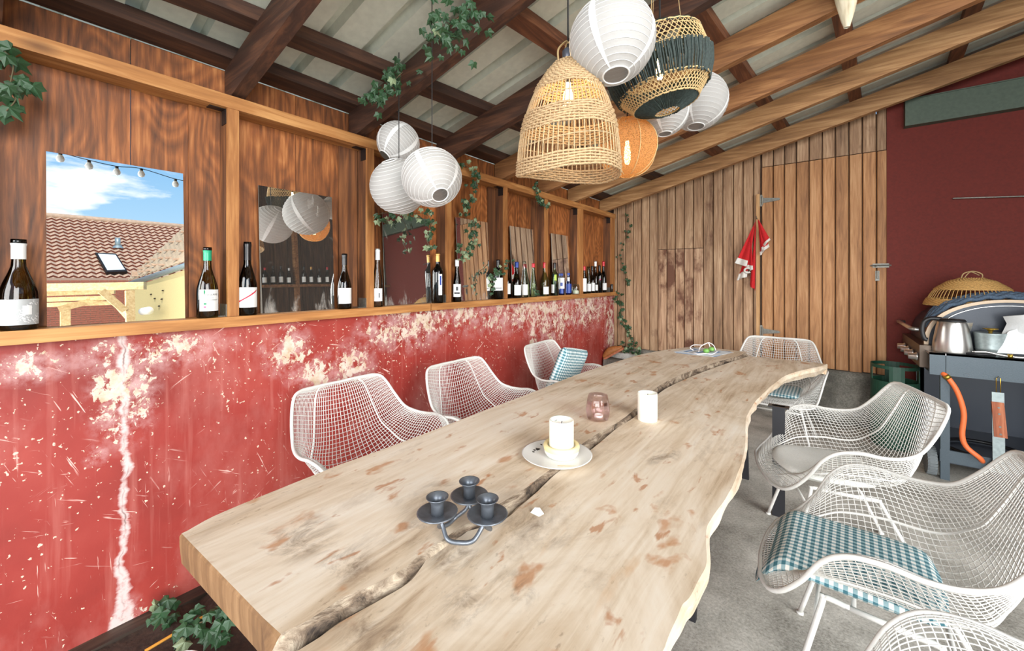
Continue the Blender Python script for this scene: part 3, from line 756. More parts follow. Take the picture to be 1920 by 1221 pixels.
def make_chair(label, loc, rz, group=None):
    t_ = thing('wire_armchair', label, 'chair', loc, rz, group)
    WIRE.build('wire_mesh', M['white_metal'], t_, True)
    MB().tube(RIMP, .0074, 8, closed=True).build('rim', M['white_metal'], t_, True)
    for u in (-.42, .42): MB().tube([shell(u, .10 + .9 * i / 40) - Vector((0, .002, .002)) for i in range(41)], .0042, 6).build('rib', M['white_metal'], t_, True)
    for s_ in (-1, 1):
        f0, f1 = Vector((s_ * .175, .15, .372)), Vector((s_ * .255, .245, .004)); b0, b1 = Vector((s_ * .175, -.10, .360)), Vector((s_ * .265, -.27, .004))
        MB().tube(smooth_pts([f0 + Vector((0, -.06, -.004)), f0, f0 + (f1 - f0) * .08, f1], 5), .0085, 8).lathe([(0, 0), (.013, 0), (.013, .008), (0, .008)], 10, (f1.x, f1.y, 0)).build('leg', M['white_metal'], t_, True)
        MB().tube(smooth_pts([b0 + Vector((0, .06, .002)), b0, b0 + (b1 - b0) * .08, b1], 5), .0085, 8).lathe([(0, 0), (.013, 0), (.013, .008), (0, .008)], 10, (b1.x, b1.y, 0)).build('leg', M['white_metal'], t_, True)
        MB().tube([f0 + Vector((0, -.05, -.004)), b0 + Vector((0, .05, .002))], .0085, 8).build('seat_rail', M['white_metal'], t_, True)
    for y, z in ((.172, .295), (-.142, .275)):
        xx = .192
        MB().tube([(-xx, y, z), (xx, y, z)], .0065, 8).build('cross_brace', M['white_metal'], t_, True)
    MB().tube([(-.175, .08, .366), (.175, .08, .366)], .0065, 8).build('cross_brace', M['white_metal'], t_, True)
    return t_
def place(src, label, loc, rz):
    c = copy_tree(src); c.location = loc; c.rotation_euler = (0, 0, rz); c['label'] = label; return c
# chair's own front is +Y; rz turns it
chA = make_chair('white wire mesh armchair with empty seat against the red wall', (-1.665, 1.15, 0), R(-90 + 2), 'white wire armchairs around the slab table')
chB = place(chA, 'white wire mesh armchair with a pale grey slatted cushion by the red wall', (-1.56, 1.855, 0), R(-90 + 0))
chC = place(chA, 'white wire mesh armchair by the red wall holding a checked pillow', (-1.55, 2.83, 0), R(-90 + 3))
chD = place(chA, 'white wire mesh armchair at the head of the table before the boarded door', (-.318, 4.04, 0), R(180 - 1))
chE = place(chA, 'white wire mesh armchair with a round pale pad, beside the barbecue', (.055, 2.57, 0), R(90 + 15.5))
chF = place(chA, 'white wire mesh armchair with a checked cushion hanging over its seat front', (.16, 1.745, 0), R(90 - 2.5))
chG = place(chA, 'white wire mesh armchair with no cushion, standing beside the one with a checked seat cushion', (.28, .93, 0), R(90 + 2))

# ---- cushions
def cushion(name, label, cat, par_loc, rz, wd, dp, h, m, zfun=None, rounded=2.6, seams=None, group=None, pitch=0, roll=0, n=26):
    t_ = MB(); P, Q = [], []
    for j in range(n + 1):
        a, b = [], []
        for i in range(n + 1):
            u, v = -1 + 2 * i / n, -1 + 2 * j / n
            # squircle mapping for rounded corners
            x = u * math.sqrt(max(0, 1 - .5 * v * v * (2.6 / rounded - .62) * .9)); y = v * math.sqrt(max(0, 1 - .5 * u * u * (2.6 / rounded - .62) * .9))
            th = (max(0, 1 - u ** 6) * max(0, 1 - v ** 6)) ** .45
            th *= h * .5 * (.86 + .14 * math.cos(u * 3) * math.cos(v * 3)) * (1 + .06 * noise.noise(Vector((u * 3, v * 3, wd * 9))))
            X, Y = x * wd / 2, y * dp / 2; z0 = zfun(X, Y) if zfun else 0
            a.append((X, Y, z0 + h / 2 + th)); b.append((X, Y, z0 + h / 2 - th))
        P.append(a); Q.append(list(reversed(b)))
    t_.grid(P).grid(Q)
    o = t_.build(name, m, None, True, par_loc); o.rotation_euler = (pitch, roll, rz)
    o.rotation_mode = 'XYZ'
    return tag(o, label, cat, group)
def on(ch, lx, ly, z): return Vector(ch.location) + Matrix.Rotation(ch.rotation_euler.z, 3, 'Z') @ Vector((lx, ly, z))
def seat_z(dy):   # follow the seat dish, drooping over the front lip
    return lambda X, Y: shell(min(.7, abs(X) / .34), max(.04, min(.55, .12 + (.27 - (Y + dy)) / .29 * .26))).z - .39 - max(0, Y + dy - .30) ** 1.5 * 4.5
cB = cushion('seat_pad', 'pale grey pad with stitched strips on a wire chair by the red wall', 'cushion', on(chB, 0, .03, .398), chB.rotation_euler.z, .40, .40, .045, M['pad'])
for k in (-.12, -.04, .04, .12): MB().box(-.18, .18, k - .002, k + .002, .040, .0455).build('stitch_line', M['l_grey'], cB)
cushion('seat_pad', 'round edged pale grey pad in the wire chair beside the barbecue', 'cushion', on(chE, 0, .06, .398), chE.rotation_euler.z, .42, .42, .05, M['pad'], rounded=1.7)
cushion('seat_cushion', 'blue and white checked cushion lying over the front of a wire seat', 'cushion', on(chF, 0, .11, .396), chF.rotation_euler.z, .42, .48, .055, M['gingham'], zfun=lambda X, Y: -max(0, Y + .11 - .25) ** 1.6 * 5 + X * X * .12)
cushion('seat_cushion', 'blue and white checked cushion in the chair at the head of the table', 'cushion', on(chD, 0, .03, .402), chD.rotation_euler.z, .40, .40, .045, M['gingham'])
# pillow standing up in chair C, leaning on the backrest
pz = cushion('checked_pillow', 'small blue and white checked pillow propped in a chair by the red wall', 'cushion', on(chC, .03, .0, .60), chC.rotation_euler.z, .40, .40, .10, M['gingham'], rounded=3.6)
pz.rotation_euler = (Matrix.Rotation(chC.rotation_euler.z + R(-6), 3, 'Z') @ Matrix.Rotation(R(72), 3, 'X') @ Matrix.Rotation(R(12), 3, 'Z')).to_euler()

# ================================================================== LANTERNS AND LAMPS
def roof_under(p): return zr(p.x) + .2
def lantern(label, c, Rr, tilt, nrib=17, seams=(0, 1.6, 3.1, 4.7), group='white paper lanterns', hole=.27, dark=False, cord=None):
    t_ = thing('paper_lantern', label, 'lantern', c, 0, group); mt = tilt.to_matrix().to_4x4() if hasattr(tilt, 'to_matrix') else tilt
    a0 = math.asin(hole); prof = []; k = 3
    for i in range(nrib * k + 1):
        a = a0 + (math.pi - 2 * a0) * i / (nrib * k); sc = 1 - .012 * math.sin(math.pi * (i % k) / k)
        prof.append((Rr * math.sin(a) * sc, -Rr * math.cos(a) * .97 * sc))
    MB().lathe(prof, 48).xf(mt).build('paper_shade', M['paper'], t_, True)
    rb = MB()
    for i in range(nrib + 1):
        a = a0 + (math.pi - 2 * a0) * i / nrib; r, z = Rr * math.sin(a) * 1.003, -Rr * math.cos(a) * .97
        rb.tube([(r * math.cos(q * math.pi / 20), r * math.sin(q * math.pi / 20), z) for q in range(40)], .0010 if 0 < i < nrib else .003, 4, closed=True)
    rb.xf(mt).build('wire_ribs', M['paper_rib'], t_, True)
    for s_ in seams:
        P = []
        for i in range(25):
            a = a0 + (math.pi - 2 * a0) * i / 24; w_ = .010 + .012 * math.sin(a)
            P.append([(Rr * 1.006 * math.sin(a) * math.cos(s_ + e * w_ / Rr), Rr * 1.006 * math.sin(a) * math.sin(s_ + e * w_ / Rr), -Rr * .972 * math.cos(a)) for e in (-.5, .5)])
        MB().slab(P, .0008).xf(mt).build('seam_strip', M['paper_rib'], t_)
    if dark:
        MB().lathe([(0, -.004), (Rr * hole, -.004), (Rr * hole, .004), (0, .004)], 24, (0, 0, -Rr * .97 * math.cos(a0) - .002)).xf(mt).build('lantern_foot', M['dark_hole'], t_)
    top = Vector(c); zt = (cord if cord else roof_under(top)) - top.z
    MB().tube([(0, 0, Rr * .9), (0, 0, zt + .02)], .0022, 5).build('cord', M['cord'], t_)
    return t_
def tl(x, y): return Matrix.Rotation(R(x), 4, 'X') @ Matrix.Rotation(R(y), 4, 'Y')
def towards(px_dx, px_dy, amount):
    """tilt the lantern so its foot swings to picture right/down by an angle"""
    right = Vector((cT, sT, 0)); fwd = Vector((-sT, cT, 0))
    axis = (right * px_dy + fwd * -px_dx); axis = axis.normalized() if axis.length else right
    return Matrix.Rotation(R(amount), 4, axis)
lantern('large white paper lantern hanging above the woven bell lamp', ad(1147, 77, 1.31), .1345, towards(.2, -.7, 12), hole=.30)
lantern('big white paper lantern at the front of the cluster of three by the plywood', ad(810, 333, 1.80), .1305, towards(.55, -.75, 42), seams=(.3, 2.0, 3.6, 5.2))
lantern('white paper lantern of the cluster of three, tucked behind the big one', ad(748, 350, 2.06), .1405, towards(.3, .6, 30), seams=(4.0, 1.0, 2.5))
lantern('small white paper lantern with a dark foot topping the cluster of three', ad(747, 268, 2.20), .113, towards(-.6, -.4, 42), dark=True, seams=(.2, 1.7, 3.2, 4.5, 5.4))
lantern('small white paper lantern hanging under the dark green raffia lamp', ad(1245, 212, 2.05), .117, towards(0, -.5, 6))
lantern('white paper lantern behind the dark green raffia lamp', ad(1307, 191, 2.38), .165, towards(-.4, -.5, 10))

# ---- woven bell lamp
def bell_lamp(name, label, c, Rb, Hh, cordz, tiltm, lit=True, group=None, scale_rows=1.0):
    t_ = thing(name, label, 'lamp', c, 0, group)
    prof = [(0, .28), (.08, .42), (.2, .60), (.36, .76), (.55, .89), (.75, .97), (1, 1.0)]      # t from top, radius factor
    def rad(t): return Rb * interp([(a, (b, 0, 0)) for a, b in prof], t).x
    def wav(th, t): return .011 * math.sin(2 * th + 2.2) * (.2 + .8 * t)
    NS = 66; st = MB()
    for k in range(NS):
        th = 2 * math.pi * k / NS; st.tube([(rad(i / 14) * math.cos(th), rad(i / 14) * math.sin(th), Hh * (1 - i / 14) + wav(th, i / 14)) for i in range(15)], .0023, 4)
    st.xf(tiltm).build('stakes', M['wicker'], t_, True)
    def band(t0, t1, nm='woven_band'):
        mb = MB(); rows = max(3, int((t1 - t0) * Hh / .0078 * scale_rows))
        for q in range(rows):
            t = t0 + (t1 - t0) * (q + .5) / rows; pts = []
            for k in range(NS * 2):
                th = 2 * math.pi * k / (NS * 2); s_ = 1 if ((k // 2 + q) % 2) else -1
                r = rad(t) + s_ * .0024 * (1 if k % 2 == 0 else 0); pts.append((r * math.cos(th), r * math.sin(th), Hh * (1 - t) + wav(th, t) + .0012 * math.sin(th * 9 + q)))
            mb.tube(pts, .0042 / scale_rows ** .5, 4, closed=True)
        return mb.xf(tiltm).build(nm, M['wicker'], t_, True)
    band(0, .26); band(.45, .63); band(.86, 1.0)
    mb = MB()
    for t in (.35, .74):
        mb.tube([(rad(t) * math.cos(q * .1257), rad(t) * math.sin(q * .1257), Hh * (1 - t) + wav(q * .1257, t) * 1.6) for q in range(50)], .0022, 4, closed=True)
    mb.xf(tiltm).build('binding_ring', M['wicker'], t_, True)
    return t_, rad
WC = ad(1065, 338, 1.41); WC.z = ad(1065, 330, 1.41).z
HB = .375
wl_, radf = bell_lamp('woven_bell_lamp', 'lit seagrass bell lamp with open slatted bands over the table', WC, .176, HB, 0, Matrix.Rotation(R(5), 4, Vector((cT, sT, 0))))
MB().lathe([(0, 0), (.017, 0), (.02, .05), (.012, .06), (0, .06)], 14, (0, 0, HB + .005)).build('lampholder', M['lampholder'], wl_, True)
MB().tube([(0, 0, HB + .06), (0, 0, zr(WC.x) + .2 - WC.z)], .0035, 6).build('cord', M['cord'], wl_)
for a in (.4, 2.5, 4.6):
    r0 = .052
    MB().tube(smooth_pts([(r0 * math.cos(a), r0 * math.sin(a), HB - .005), (r0 * 1.05 * math.cos(a), r0 * 1.05 * math.sin(a), HB + .04), (.012 * math.cos(a), .012 * math.sin(a), HB + .085), (0, 0, HB + .082)], 6), .0034, 5).build('rope_loop', M['string'], wl_, True)
def bulb(par, z, r=.018, k=6):
    MB().lathe([(.0, -.05), (r * .7, -.045), (r, -.02), (r, .01), (r * .55, .045), (.008, .06), (0, .06)], 14, (0, 0, z)).build('bulb', M['bulb'], par, True)
    d = bpy.data.lights.new('bulb_light', 'POINT'); d.energy = k; d.color = (1, .68, .36); d.shadow_soft_size = .03
    o = bpy.data.objects.new('bulb_light', d); COL.objects.link(o); o.parent = par; o.location = (0, 0, z)
bulb(wl_, HB - .11, .017, 1.2)
MB().tube([(0, 0, HB - .055), (0, 0, HB + .01)], .012, 8).build('socket', M['lampholder'], wl_)

# ---- dark green raffia and cane lamp
GC = ad(1237, 135, 1.72); GC.z -= .02
gl_ = thing('raffia_lamp', 'pendant lamp of dark green raffia and pale cane netting bands', 'lamp', GC, 0)
gt = Matrix.Rotation(R(-11), 4, Vector((-sT, cT, 0))) @ Matrix.Rotation(R(-2), 4, Vector((cT, sT, 0)))
RP = [(.17, .10), (.145, .165), (.085, .205), (-.0, .208), (-.075, .200), (-.135, .150), (-.158, .085), (-.150, .040)]   # z, r
def gband(z0, r0, z1, r1, kind):
    mb = MB()
    if kind == 'raffia':
        for k in range(230):
            th = 2 * math.pi * (k + random.uniform(-.3, .3)) / 230; j = random.uniform(.996, 1.03); e = random.uniform(-.006, .006)
            dth = random.uniform(-.03, .03)
            mb.tube([(r0 * j * math.cos(th), r0 * j * math.sin(th), z0), ((r0 + r1) / 2 * 1.03 * j * math.cos(th + dth / 2), (r0 + r1) / 2 * 1.03 * j * math.sin(th + dth / 2), (z0 + z1) / 2), (r1 * j * math.cos(th + dth), r1 * j * math.sin(th + dth), z1 + e)], .0034, 4)
        return mb.xf(gt).build('raffia_band', M['raffia'], gl_)
    n = 60
    for s_ in (-1, 1):
        for k in range(n):
            a = 2 * math.pi * k / n; mb.tube([((r0 + (r1 - r0) * q / 6) * math.cos(a + s_ * q * .06), (r0 + (r1 - r0) * q / 6) * math.sin(a + s_ * q * .06), z0 + (z1 - z0) * q / 6) for q in range(7)], .0017, 4)
    for q in range(1, 6, 2):
        r = r0 + (r1 - r0) * q / 6; mb.tube([(r * math.cos(k * .105), r * math.sin(k * .105), z0 + (z1 - z0) * q / 6) for k in range(60)], .0014, 4, closed=True)
    return mb.xf(gt).build('cane_net', M['cane'], gl_, True)
gband(.17, .12, .125, .185, 'raffia'); gband(.125, .188, .03, .205, 'net'); gband(.04, .208, -.07, .178, 'raffia'); gband(-.06, .180, -.125, .130, 'net'); gband(-.12, .126, -.150, .05, 'raffia')
for z, r in ((.17, .12), (.127, .187), (.035, .208), (-.066, .182), (-.123, .132), (-.149, .05)):
    MB().tube([(r * math.cos(k * math.pi / 30), r * math.sin(k * math.pi / 30), z + .003 * (k % 2)) for k in range(60)], .0032, 5, closed=True).xf(gt).build('cane_hoop', M['cane'], gl_, True)
for a in (.3, 1.9, 3.4, 5.0):
    p = gt @ Vector((.12 * math.cos(a), .12 * math.sin(a), .17)); MB().tube([p, (p.x * .55, p.y * .55, zr(GC.x) + .19 - GC.z)], .0014, 4).build('hanging_string', M['string'], gl_)
bulb(gl_, .035, .014, .4)
MB().tube([(0, 0, -.02), (0, 0, zr(GC.x) + .2 - GC.z)], .004, 6).build('cord', M['cord'], gl_)

# ---- orange gauze lamp
OC = ad(1176, 277, 1.90)
ol = thing('gauze_lamp', 'lit orange gauze globe lamp with wire ribs behind the bell lamp', 'lamp', OC, 0)
oh, orr = .135, .140; P = []
for i in range(15):
    a = R(16) + R(148) * i / 14; row = []
    for k in range(32):
        th = 2 * math.pi * k / 32; fac = 1 - .07 * abs(math.sin(th * 4)); r = orr * math.sin(a) * fac
        row.append((r * math.cos(th), r * math.sin(th), oh * math.cos(a) * 1.02))
    P.append(row)
MB().grid(P, closed=True).build('gauze_shade', M['gold'], ol, False)
for k in range(8):
    th = 2 * math.pi * k / 8; MB().tube([(orr * 1.004 * math.sin(R(16) + R(148) * i / 14) * math.cos(th), orr * 1.004 * math.sin(R(16) + R(148) * i / 14) * math.sin(th), oh * 1.02 * math.cos(R(16) + R(148) * i / 14)) for i in range(15)], .0018, 5).build('rib', M['cane'], ol, True)
MB().tube([(0, 0, .0), (0, 0, zr(OC.x) + .2 - OC.z)], .003, 6).build('cord', M['cord'], ol)
bulb(ol, -.03, .015, .35)

# ================================================================== MIRRORS ON THE SILL
LEAN = .03
def mirror(label, pl_, pr_, pyl, mat, bot=-2.15):
    """pl_/pr_: pixel columns of the lower corners, pyl: pixel row of the top left corner"""
    y0, y1 = ax(pl_, 560, bot).y, ax(pr_, 560, bot).y
    h = ax(pl_ - 8, pyl, bot - .03).z - SILL; an = math.asin(LEAN / h)
    mb = MB(); wd = (y1 - y0) / 2
    mb.add([(.002, -wd, 0), (.002, wd, 0), (.002, wd, h), (.002, -wd, h)], [(0, 1, 2, 3)], 0)
    mb.add([(-.002, -wd, 0), (-.002, wd, 0), (-.002, wd, h), (-.002, -wd, h), (.002, -wd, 0), (.002, wd, 0), (.002, wd, h), (.002, -wd, h)],
           [(3, 2, 1, 0), (0, 1, 5, 4), (1, 2, 6, 5), (2, 3, 7, 6), (3, 0, 4, 7)], 1)
    o = mb.build('mirror', [mat, M['mirror_edge']], None, False, (bot, (y0 + y1) / 2, SILL + .001)); o.rotation_euler = (0, -an, 0)
    return tag(o, label, 'mirror', 'frameless mirrors along the sill'), an
m1, an1 = mirror('clear frameless mirror leaning on the sill, showing sky and a tiled roof', 88, 347, 283, M['mirror_clean'])
mirror('dusty frameless mirror showing a paper lantern and a bottle shelf', 489, 627, 347, M['mirror_dusty'])
mirror('dusty frameless mirror showing a dark red wall, below the lantern cluster', 722, 809, 398, M['mirror_dusty'])
mirror('frameless mirror with ivy trailing across it', 860, 919, 407, M['mirror_dusty'])
mirror('narrow frameless mirror behind the clear glass bottles', 961, 1004, 423, M['mirror_dusty'])
mirror('smallest frameless mirror, behind the small blue bottles', 1038, 1069, 437, M['mirror_dusty'])

# ================================================================== BOTTLES
def prof_bottle(kind, h, r):
    if kind == 'burgundy': P = [(0, .0), (.9, 0), (1, .012), (1, .36), (.97, .42), (.80, .52), (.56, .62), (.40, .70), (.36, .78), (.36, .945), (.40, .95), (.40, .995), (.34, 1)]
    elif kind == 'bordeaux': P = [(0, .0), (.93, 0), (1, .012), (1, .58), (.96, .64), (.80, .69), (.52, .73), (.39, .77), (.37, .82), (.36, .945), (.40, .95), (.40, .995), (.34, 1)]
    elif kind == 'hock': P = [(0, .0), (.92, 0), (1, .012), (1, .34), (.94, .42), (.78, .54), (.58, .66), (.46, .76), (.42, .84), (.41, .945), (.45, .95), (.45, .995), (.38, 1)]
    elif kind == 'small': P = [(0, 0), (.92, 0), (1, .02), (1, .42), (.96, .52), (.72, .68), (.50, .82), (.44, .90), (.46, .93), (.46, .99), (.40, 1)]
    else: P = [(0, 0), (.95, 0), (1, .04), (1, .80), (.9, .9), (.86, .92), (.86, 1), (.8, 1)]
    return [(a * r, b * h) for a, b in P]
def rad_at(prof, z):
    for (r0, z0), (r1, z1) in zip(prof[:-1], prof[1:]):
        if z0 <= z <= z1 and z1 > z0: return r0 + (r1 - r0) * (z - z0) / (z1 - z0)
    return prof[-1][0]
def wrap(mb_v, r, zc, rot):   # flat (x right, y up) -> cylinder of radius r, facing -Y of the bottle before rot
    out = []
    for v in mb_v:
        a = -math.pi / 2 + v[0] / r + rot; out.append((r * math.cos(a), r * math.sin(a), zc + v[1]))
    return out
def bottle(label, px, top, kind, glass_m, cap=None, lab=None, r=None, x=-2.118, group='bottles on the sill', base=SILL, loc=None, h=None, cap_len=.16, lip=False):
    if loc is None:
        b = ax(px, 560, x); h = ax(px, top, x).z - SILL; loc = (x, b.y, base)
    if r is None: r = .039
    t_ = thing('wine_bottle' if kind != 'small' else 'small_bottle', label, 'bottle', loc, 0, group)
    # local -Y faces the camera
    t_.rotation_euler = (0, 0, math.atan2(-loc[1], -loc[0]) + math.pi / 2)
    pf = prof_bottle(kind, h, r)
    MB().lathe(pf, 28).build('glass_body', glass_m, t_, True)
    if cap:
        z0 = h * (1 - cap_len); z1 = h * (.955 if lip else 1.002); c = [(rad_at(pf, z0 + (z1 - z0) * i / 6) + .0011, z0 + (z1 - z0) * i / 6) for i in range(7)]
        MB().lathe(c + ([(0, z1)] if not lip else []), 20).build('capsule', cap, t_, True)
        if lip: MB().lathe([(r * .36, z1), (r * .41, z1 + .002), (r * .41, h * 1.001), (r * .3, h * 1.001)], 20).build('lip', M['g_black'], t_, True)
    if lab:
        lm, z0, z1, span = lab[:4]; rot = lab[4] if len(lab) > 4 else 0
        MB().lathe([(r + .0008, h * z0), (r + .0008, h * z1)], 14, a0=-math.pi / 2 - span / 2 + rot, a1=-math.pi / 2 + span / 2 + rot).build('label', lm, t_, True)
    return t_, h, r
def lettering(t_, s_, size, r, z, rot=0, m=None, dx=0):
    vs_, fs = text_mesh(s_, size); mb = MB(); mb.add(wrap([(v.x + dx, v.y) for v in vs_], r + .0014, z, rot), fs); return mb.build('lettering', m or M['ink'], t_)
def patch(t_, name, m, x0, x1, z0, z1, r, rot=0, k=.0014):
    mb = MB(); n = 6; mb.grid([wrap([(x0 + (x1 - x0) * i / n, z) for i in range(n + 1)], r + k, 0, rot) for z in (z0, z1)]); return mb.build(name, m, t_)
GB = 'bottles on the sill'
b1, h, r = bottle('olive wine bottle with white neck band and grey swirl-patterned label', 35, 449, 'burgundy', M['g_olive'], M['c_white'], (M['l_grey'], .06, .34, 2.7), r=.044, cap_len=.22, lip=True)
mb = MB()
for i in range(46):      # printed swirls
    cx, cz = random.uniform(-.048, .048), random.uniform(h * .075, h * .325); rr = random.uniform(.004, .009); a = random.uniform(0, 6)
    ar = [(cx + rr * (1 - q / 16) * math.cos(a + q * .45), cz + rr * (1 - q / 16) * math.sin(a + q * .45)) for q in range(12)]
    mb.grid([wrap([(p[0] + (0.0006 if e else -.0006), p[1] + (.0006 if e else -.0006)) for p in ar], r + .0013, 0, 0) for e in (0, 1)])
mb.build('printed_swirls', M['ink_white'], b1)
patch(b1, 'label_panel', M['l_white'], .008, .030, h * .17, h * .27, r, 0, .0018)
b2, h, r = bottle('olive wine bottle with green neck band and white printed label', 389, 464, 'burgundy', M['g_olive'], M['c_green'], (M['l_white'], .10, .40, 2.0, .25), cap_len=.19, lip=True)
lettering(b2, 'ÀNGLANI', .0125, r, h * .33, .30); lettering(b2, 'BIOLOGIC', .005, r, h * .283, .30); lettering(b2, 'CHARDONNAY', .0078, r, h * .255, .30)
patch(b2, 'label_mark', M['green_ink'], -.024, -.018, h * .345, h * .395, r, .25); patch(b2, 'label_mark', M['green_ink'], -.024, -.013, h * .19, h * .215, r, .25); patch(b2, 'label_mark', M['pink_ink'], -.024, -.015, h * .145, h * .17, r, .25)
b3, h, r = bottle('dark wine bottle with a red diagonal stripe across its white label', 464, 454, 'burgundy', M['g_dark'], M['c_black'], (M['l_white'], .11, .38, 2.4), cap_len=.25)
mb = MB(); n = 14; mb.grid([wrap([(-.042 + .084 * i / n, h * (.185 + .155 * (i / n) ** 1.2) + e) for i in range(n + 1)], r + .0014, 0, 0) for e in (-.0035, .0035)]); mb.build('label_stripe', M['red_ink'], b3)
lettering(b3, 'Toni', .010, r, h * .335, 0, dx=.008); lettering(b3, 'Petit vin', .008, r, h * .305, 0, dx=.008)
b4, h, r = bottle('dark wine bottle with plain white label standing right of the dusty lantern mirror', 646, 476, 'burgundy', M['g_dark'], M['c_black'], (M['l_white'], .10, .38, 2.1, .15), r=.037, cap_len=.2)
lettering(b4, 'S', .007, r, h * .34, .3)
b5, h, r = bottle('slim clear bottle with white neck and white label beside a post', 708, 467, 'hock', M['g_clear'], M['c_white'], (M['l_white'], .10, .32, 2.0), r=.031, cap_len=.19)
patch(b5, 'label_mark', M['ink'], .006, .012, h * .16, h * .24, r)
b6, h, r = bottle('black square-shouldered bottle with gold neck and narrow pale blue label', 821, 475, 'bordeaux', M['g_black'], M['c_gold'], (M['l_white'], .16, .58, .75, .5), r=.037, cap_len=.17)
patch(b6, 'label_panel', M['c_blue'], -.006, .006, h * .36, h * .54, r, .5)
b7, h, r = bottle('dark slim bottle with white capsule squeezed between a post and the ivy mirror', 857, 487, 'hock', M['g_dark'], M['c_white'], (M['l_white'], .12, .42, 2.0), r=.031, x=-2.105)
patch(b7, 'label_mark', M['ink'], -.008, .008, h * .27, h * .36, r); patch(b7, 'label_mark', M['ink'], -.02, .02, h * .19, h * .23, r)
b8, h, r = bottle('black square-shouldered bottle with broad white label and ivy on its shoulders', 934, 487, 'bordeaux', M['g_black'], M['c_black'], (M['l_white'], .22, .54, 2.6), r=.040)
patch(b8, 'label_mark', M['ink'], -.03, .03, h * .275, h * .29, r)
bottle('dark bottle with white label half hidden behind a post near the blue-capped bottle', 951, 494, 'burgundy', M['g_dark'], M['c_black'], (M['l_white'], .12, .42, 2.2, -.2), r=.036, x=-2.165)
bottle('brown wine bottle with blue capsule and white label', 969, 491, 'burgundy', M['g_dark'], M['c_blue'], (M['l_white'], .08, .36, 1.7, .3), r=.039, x=-2.108)
bottle('slim clear glass bottle with white label before the narrow mirror', 983, 490, 'hock', M['g_clear'], None, (M['l_white'], .07, .36, 1.9, .4), r=.033, x=-2.113)
bottle('slim pale green bottle with small red capsule and no label', 1000, 494, 'hock', M['g_green'], M['c_red'], None, r=.033, x=-2.115, cap_len=.12)
bottle('green wine bottle with bright red capsule and white label', 1021, 492, 'burgundy', M['g_green'], M['c_red'], (M['l_white'], .06, .28, 1.5, .5), r=.042, cap_len=.17)
b14, h, r = bottle('green square-shouldered bottle with black capsule and yellow-green leaf print', 1040, 493, 'bordeaux', M['g_green'], M['c_black'], (M['l_white'], .08, .34, 1.2, -.7), r=.036, x=-2.105)
patch(b14, 'label_mark', M['yellow_green'], -.010, .012, h * .46, h * .64, r, .2)
b15, h, r = bottle('small blue bottle with silver white label', 1053, 513, 'small', M['g_blue'], M['c_blue'], (M['l_white'], .30, .80, 2.2), r=.032, x=-2.108, cap_len=.10)
patch(b15, 'label_mark', M['c_blue'], -.02, .02, h * .08, h * .30, r, 0); patch(b15, 'label_mark', M['c_blue'], -.012, .012, h * .42, h * .58, r, 0, .0022)
b16, h, r = bottle('small vivid blue bottle with a white neck label', 1066, 512, 'small', M['g_blue'], M['c_blue'], (M['c_blue'], .08, .50, 6.0), r=.030, x=-2.108, cap_len=.10)
patch(b16, 'label_panel', M['l_white'], -.012, .012, h * .62, h * .80, r * .72, 0, .003)
jr, h, r = bottle('squat clear glass jar beside the small blue bottles', 1079, 533, 'jar', M['g_clear'], None, None, r=.045); jr.name = 'glass_jar'; jr['category'] = 'jar'; jr['group'] = 'jars on the sill'
MB().lathe([(0, .004), (.038, .004), (.038, .035), (.02, .045), (0, .045)], 20).build('jar_contents', M['wax'], jr, True)
FC = 'bottles crowded at the corner end of the sill'
for lb, px, tp, kind, gm, cm, lab, xx, rr in (
        ('slim bottle with red capsule and tall white label at the corner end of the sill', 1095.5, 499, 'hock', M['g_dark'], M['c_red'], (M['l_white'], .08, .55, 1.8), -2.105, .032),
        ('pale green bottle with white label in the corner crowd of bottles', 1103.5, 500, 'hock', M['g_green'], None, (M['l_white'], .08, .36, 1.9), -2.108, .034),
        ('dark bottle with white label and black capsule in the corner crowd', 1110.5, 499, 'burgundy', M['g_dark'], M['c_black'], (M['l_white'], .08, .38, 1.8), -2.107, .036),
        ('tall dark bottle with white capsule in the corner crowd', 1116.5, 490, 'burgundy', M['g_dark'], M['c_white'], (M['l_white'], .08, .26, 1.6), -2.110, .037),
        ('black bottle with a tiny pink dot in the corner crowd', 1124, 498, 'bordeaux', M['g_black'], M['c_black'], None, -2.106, .038),
        ('black bottle with dark red capsule, last of the corner crowd', 1131.5, 490, 'burgundy', M['g_black'], M['c_red'], (M['l_white'], .08, .30, 1.5, .5), -2.108, .039)):
    t_, h, r = bottle(lb, px, tp, kind, gm, cm, lab, r=rr, x=xx, group=FC)
    if 'pink' in lb: patch(t_, 'label_mark', M['pink_ink'], -.006, .006, h * .46, h * .51, r, .2)
tj, h, r = bottle('tiny dark stoppered jar on the corner end of the sill', 1147, 533, 'jar', M['g_dark'], M['c_black'], None, r=.017, x=-2.095, group=FC, cap_len=.25); tj.name = 'tiny_jar'; tj['category'] = 'jar'
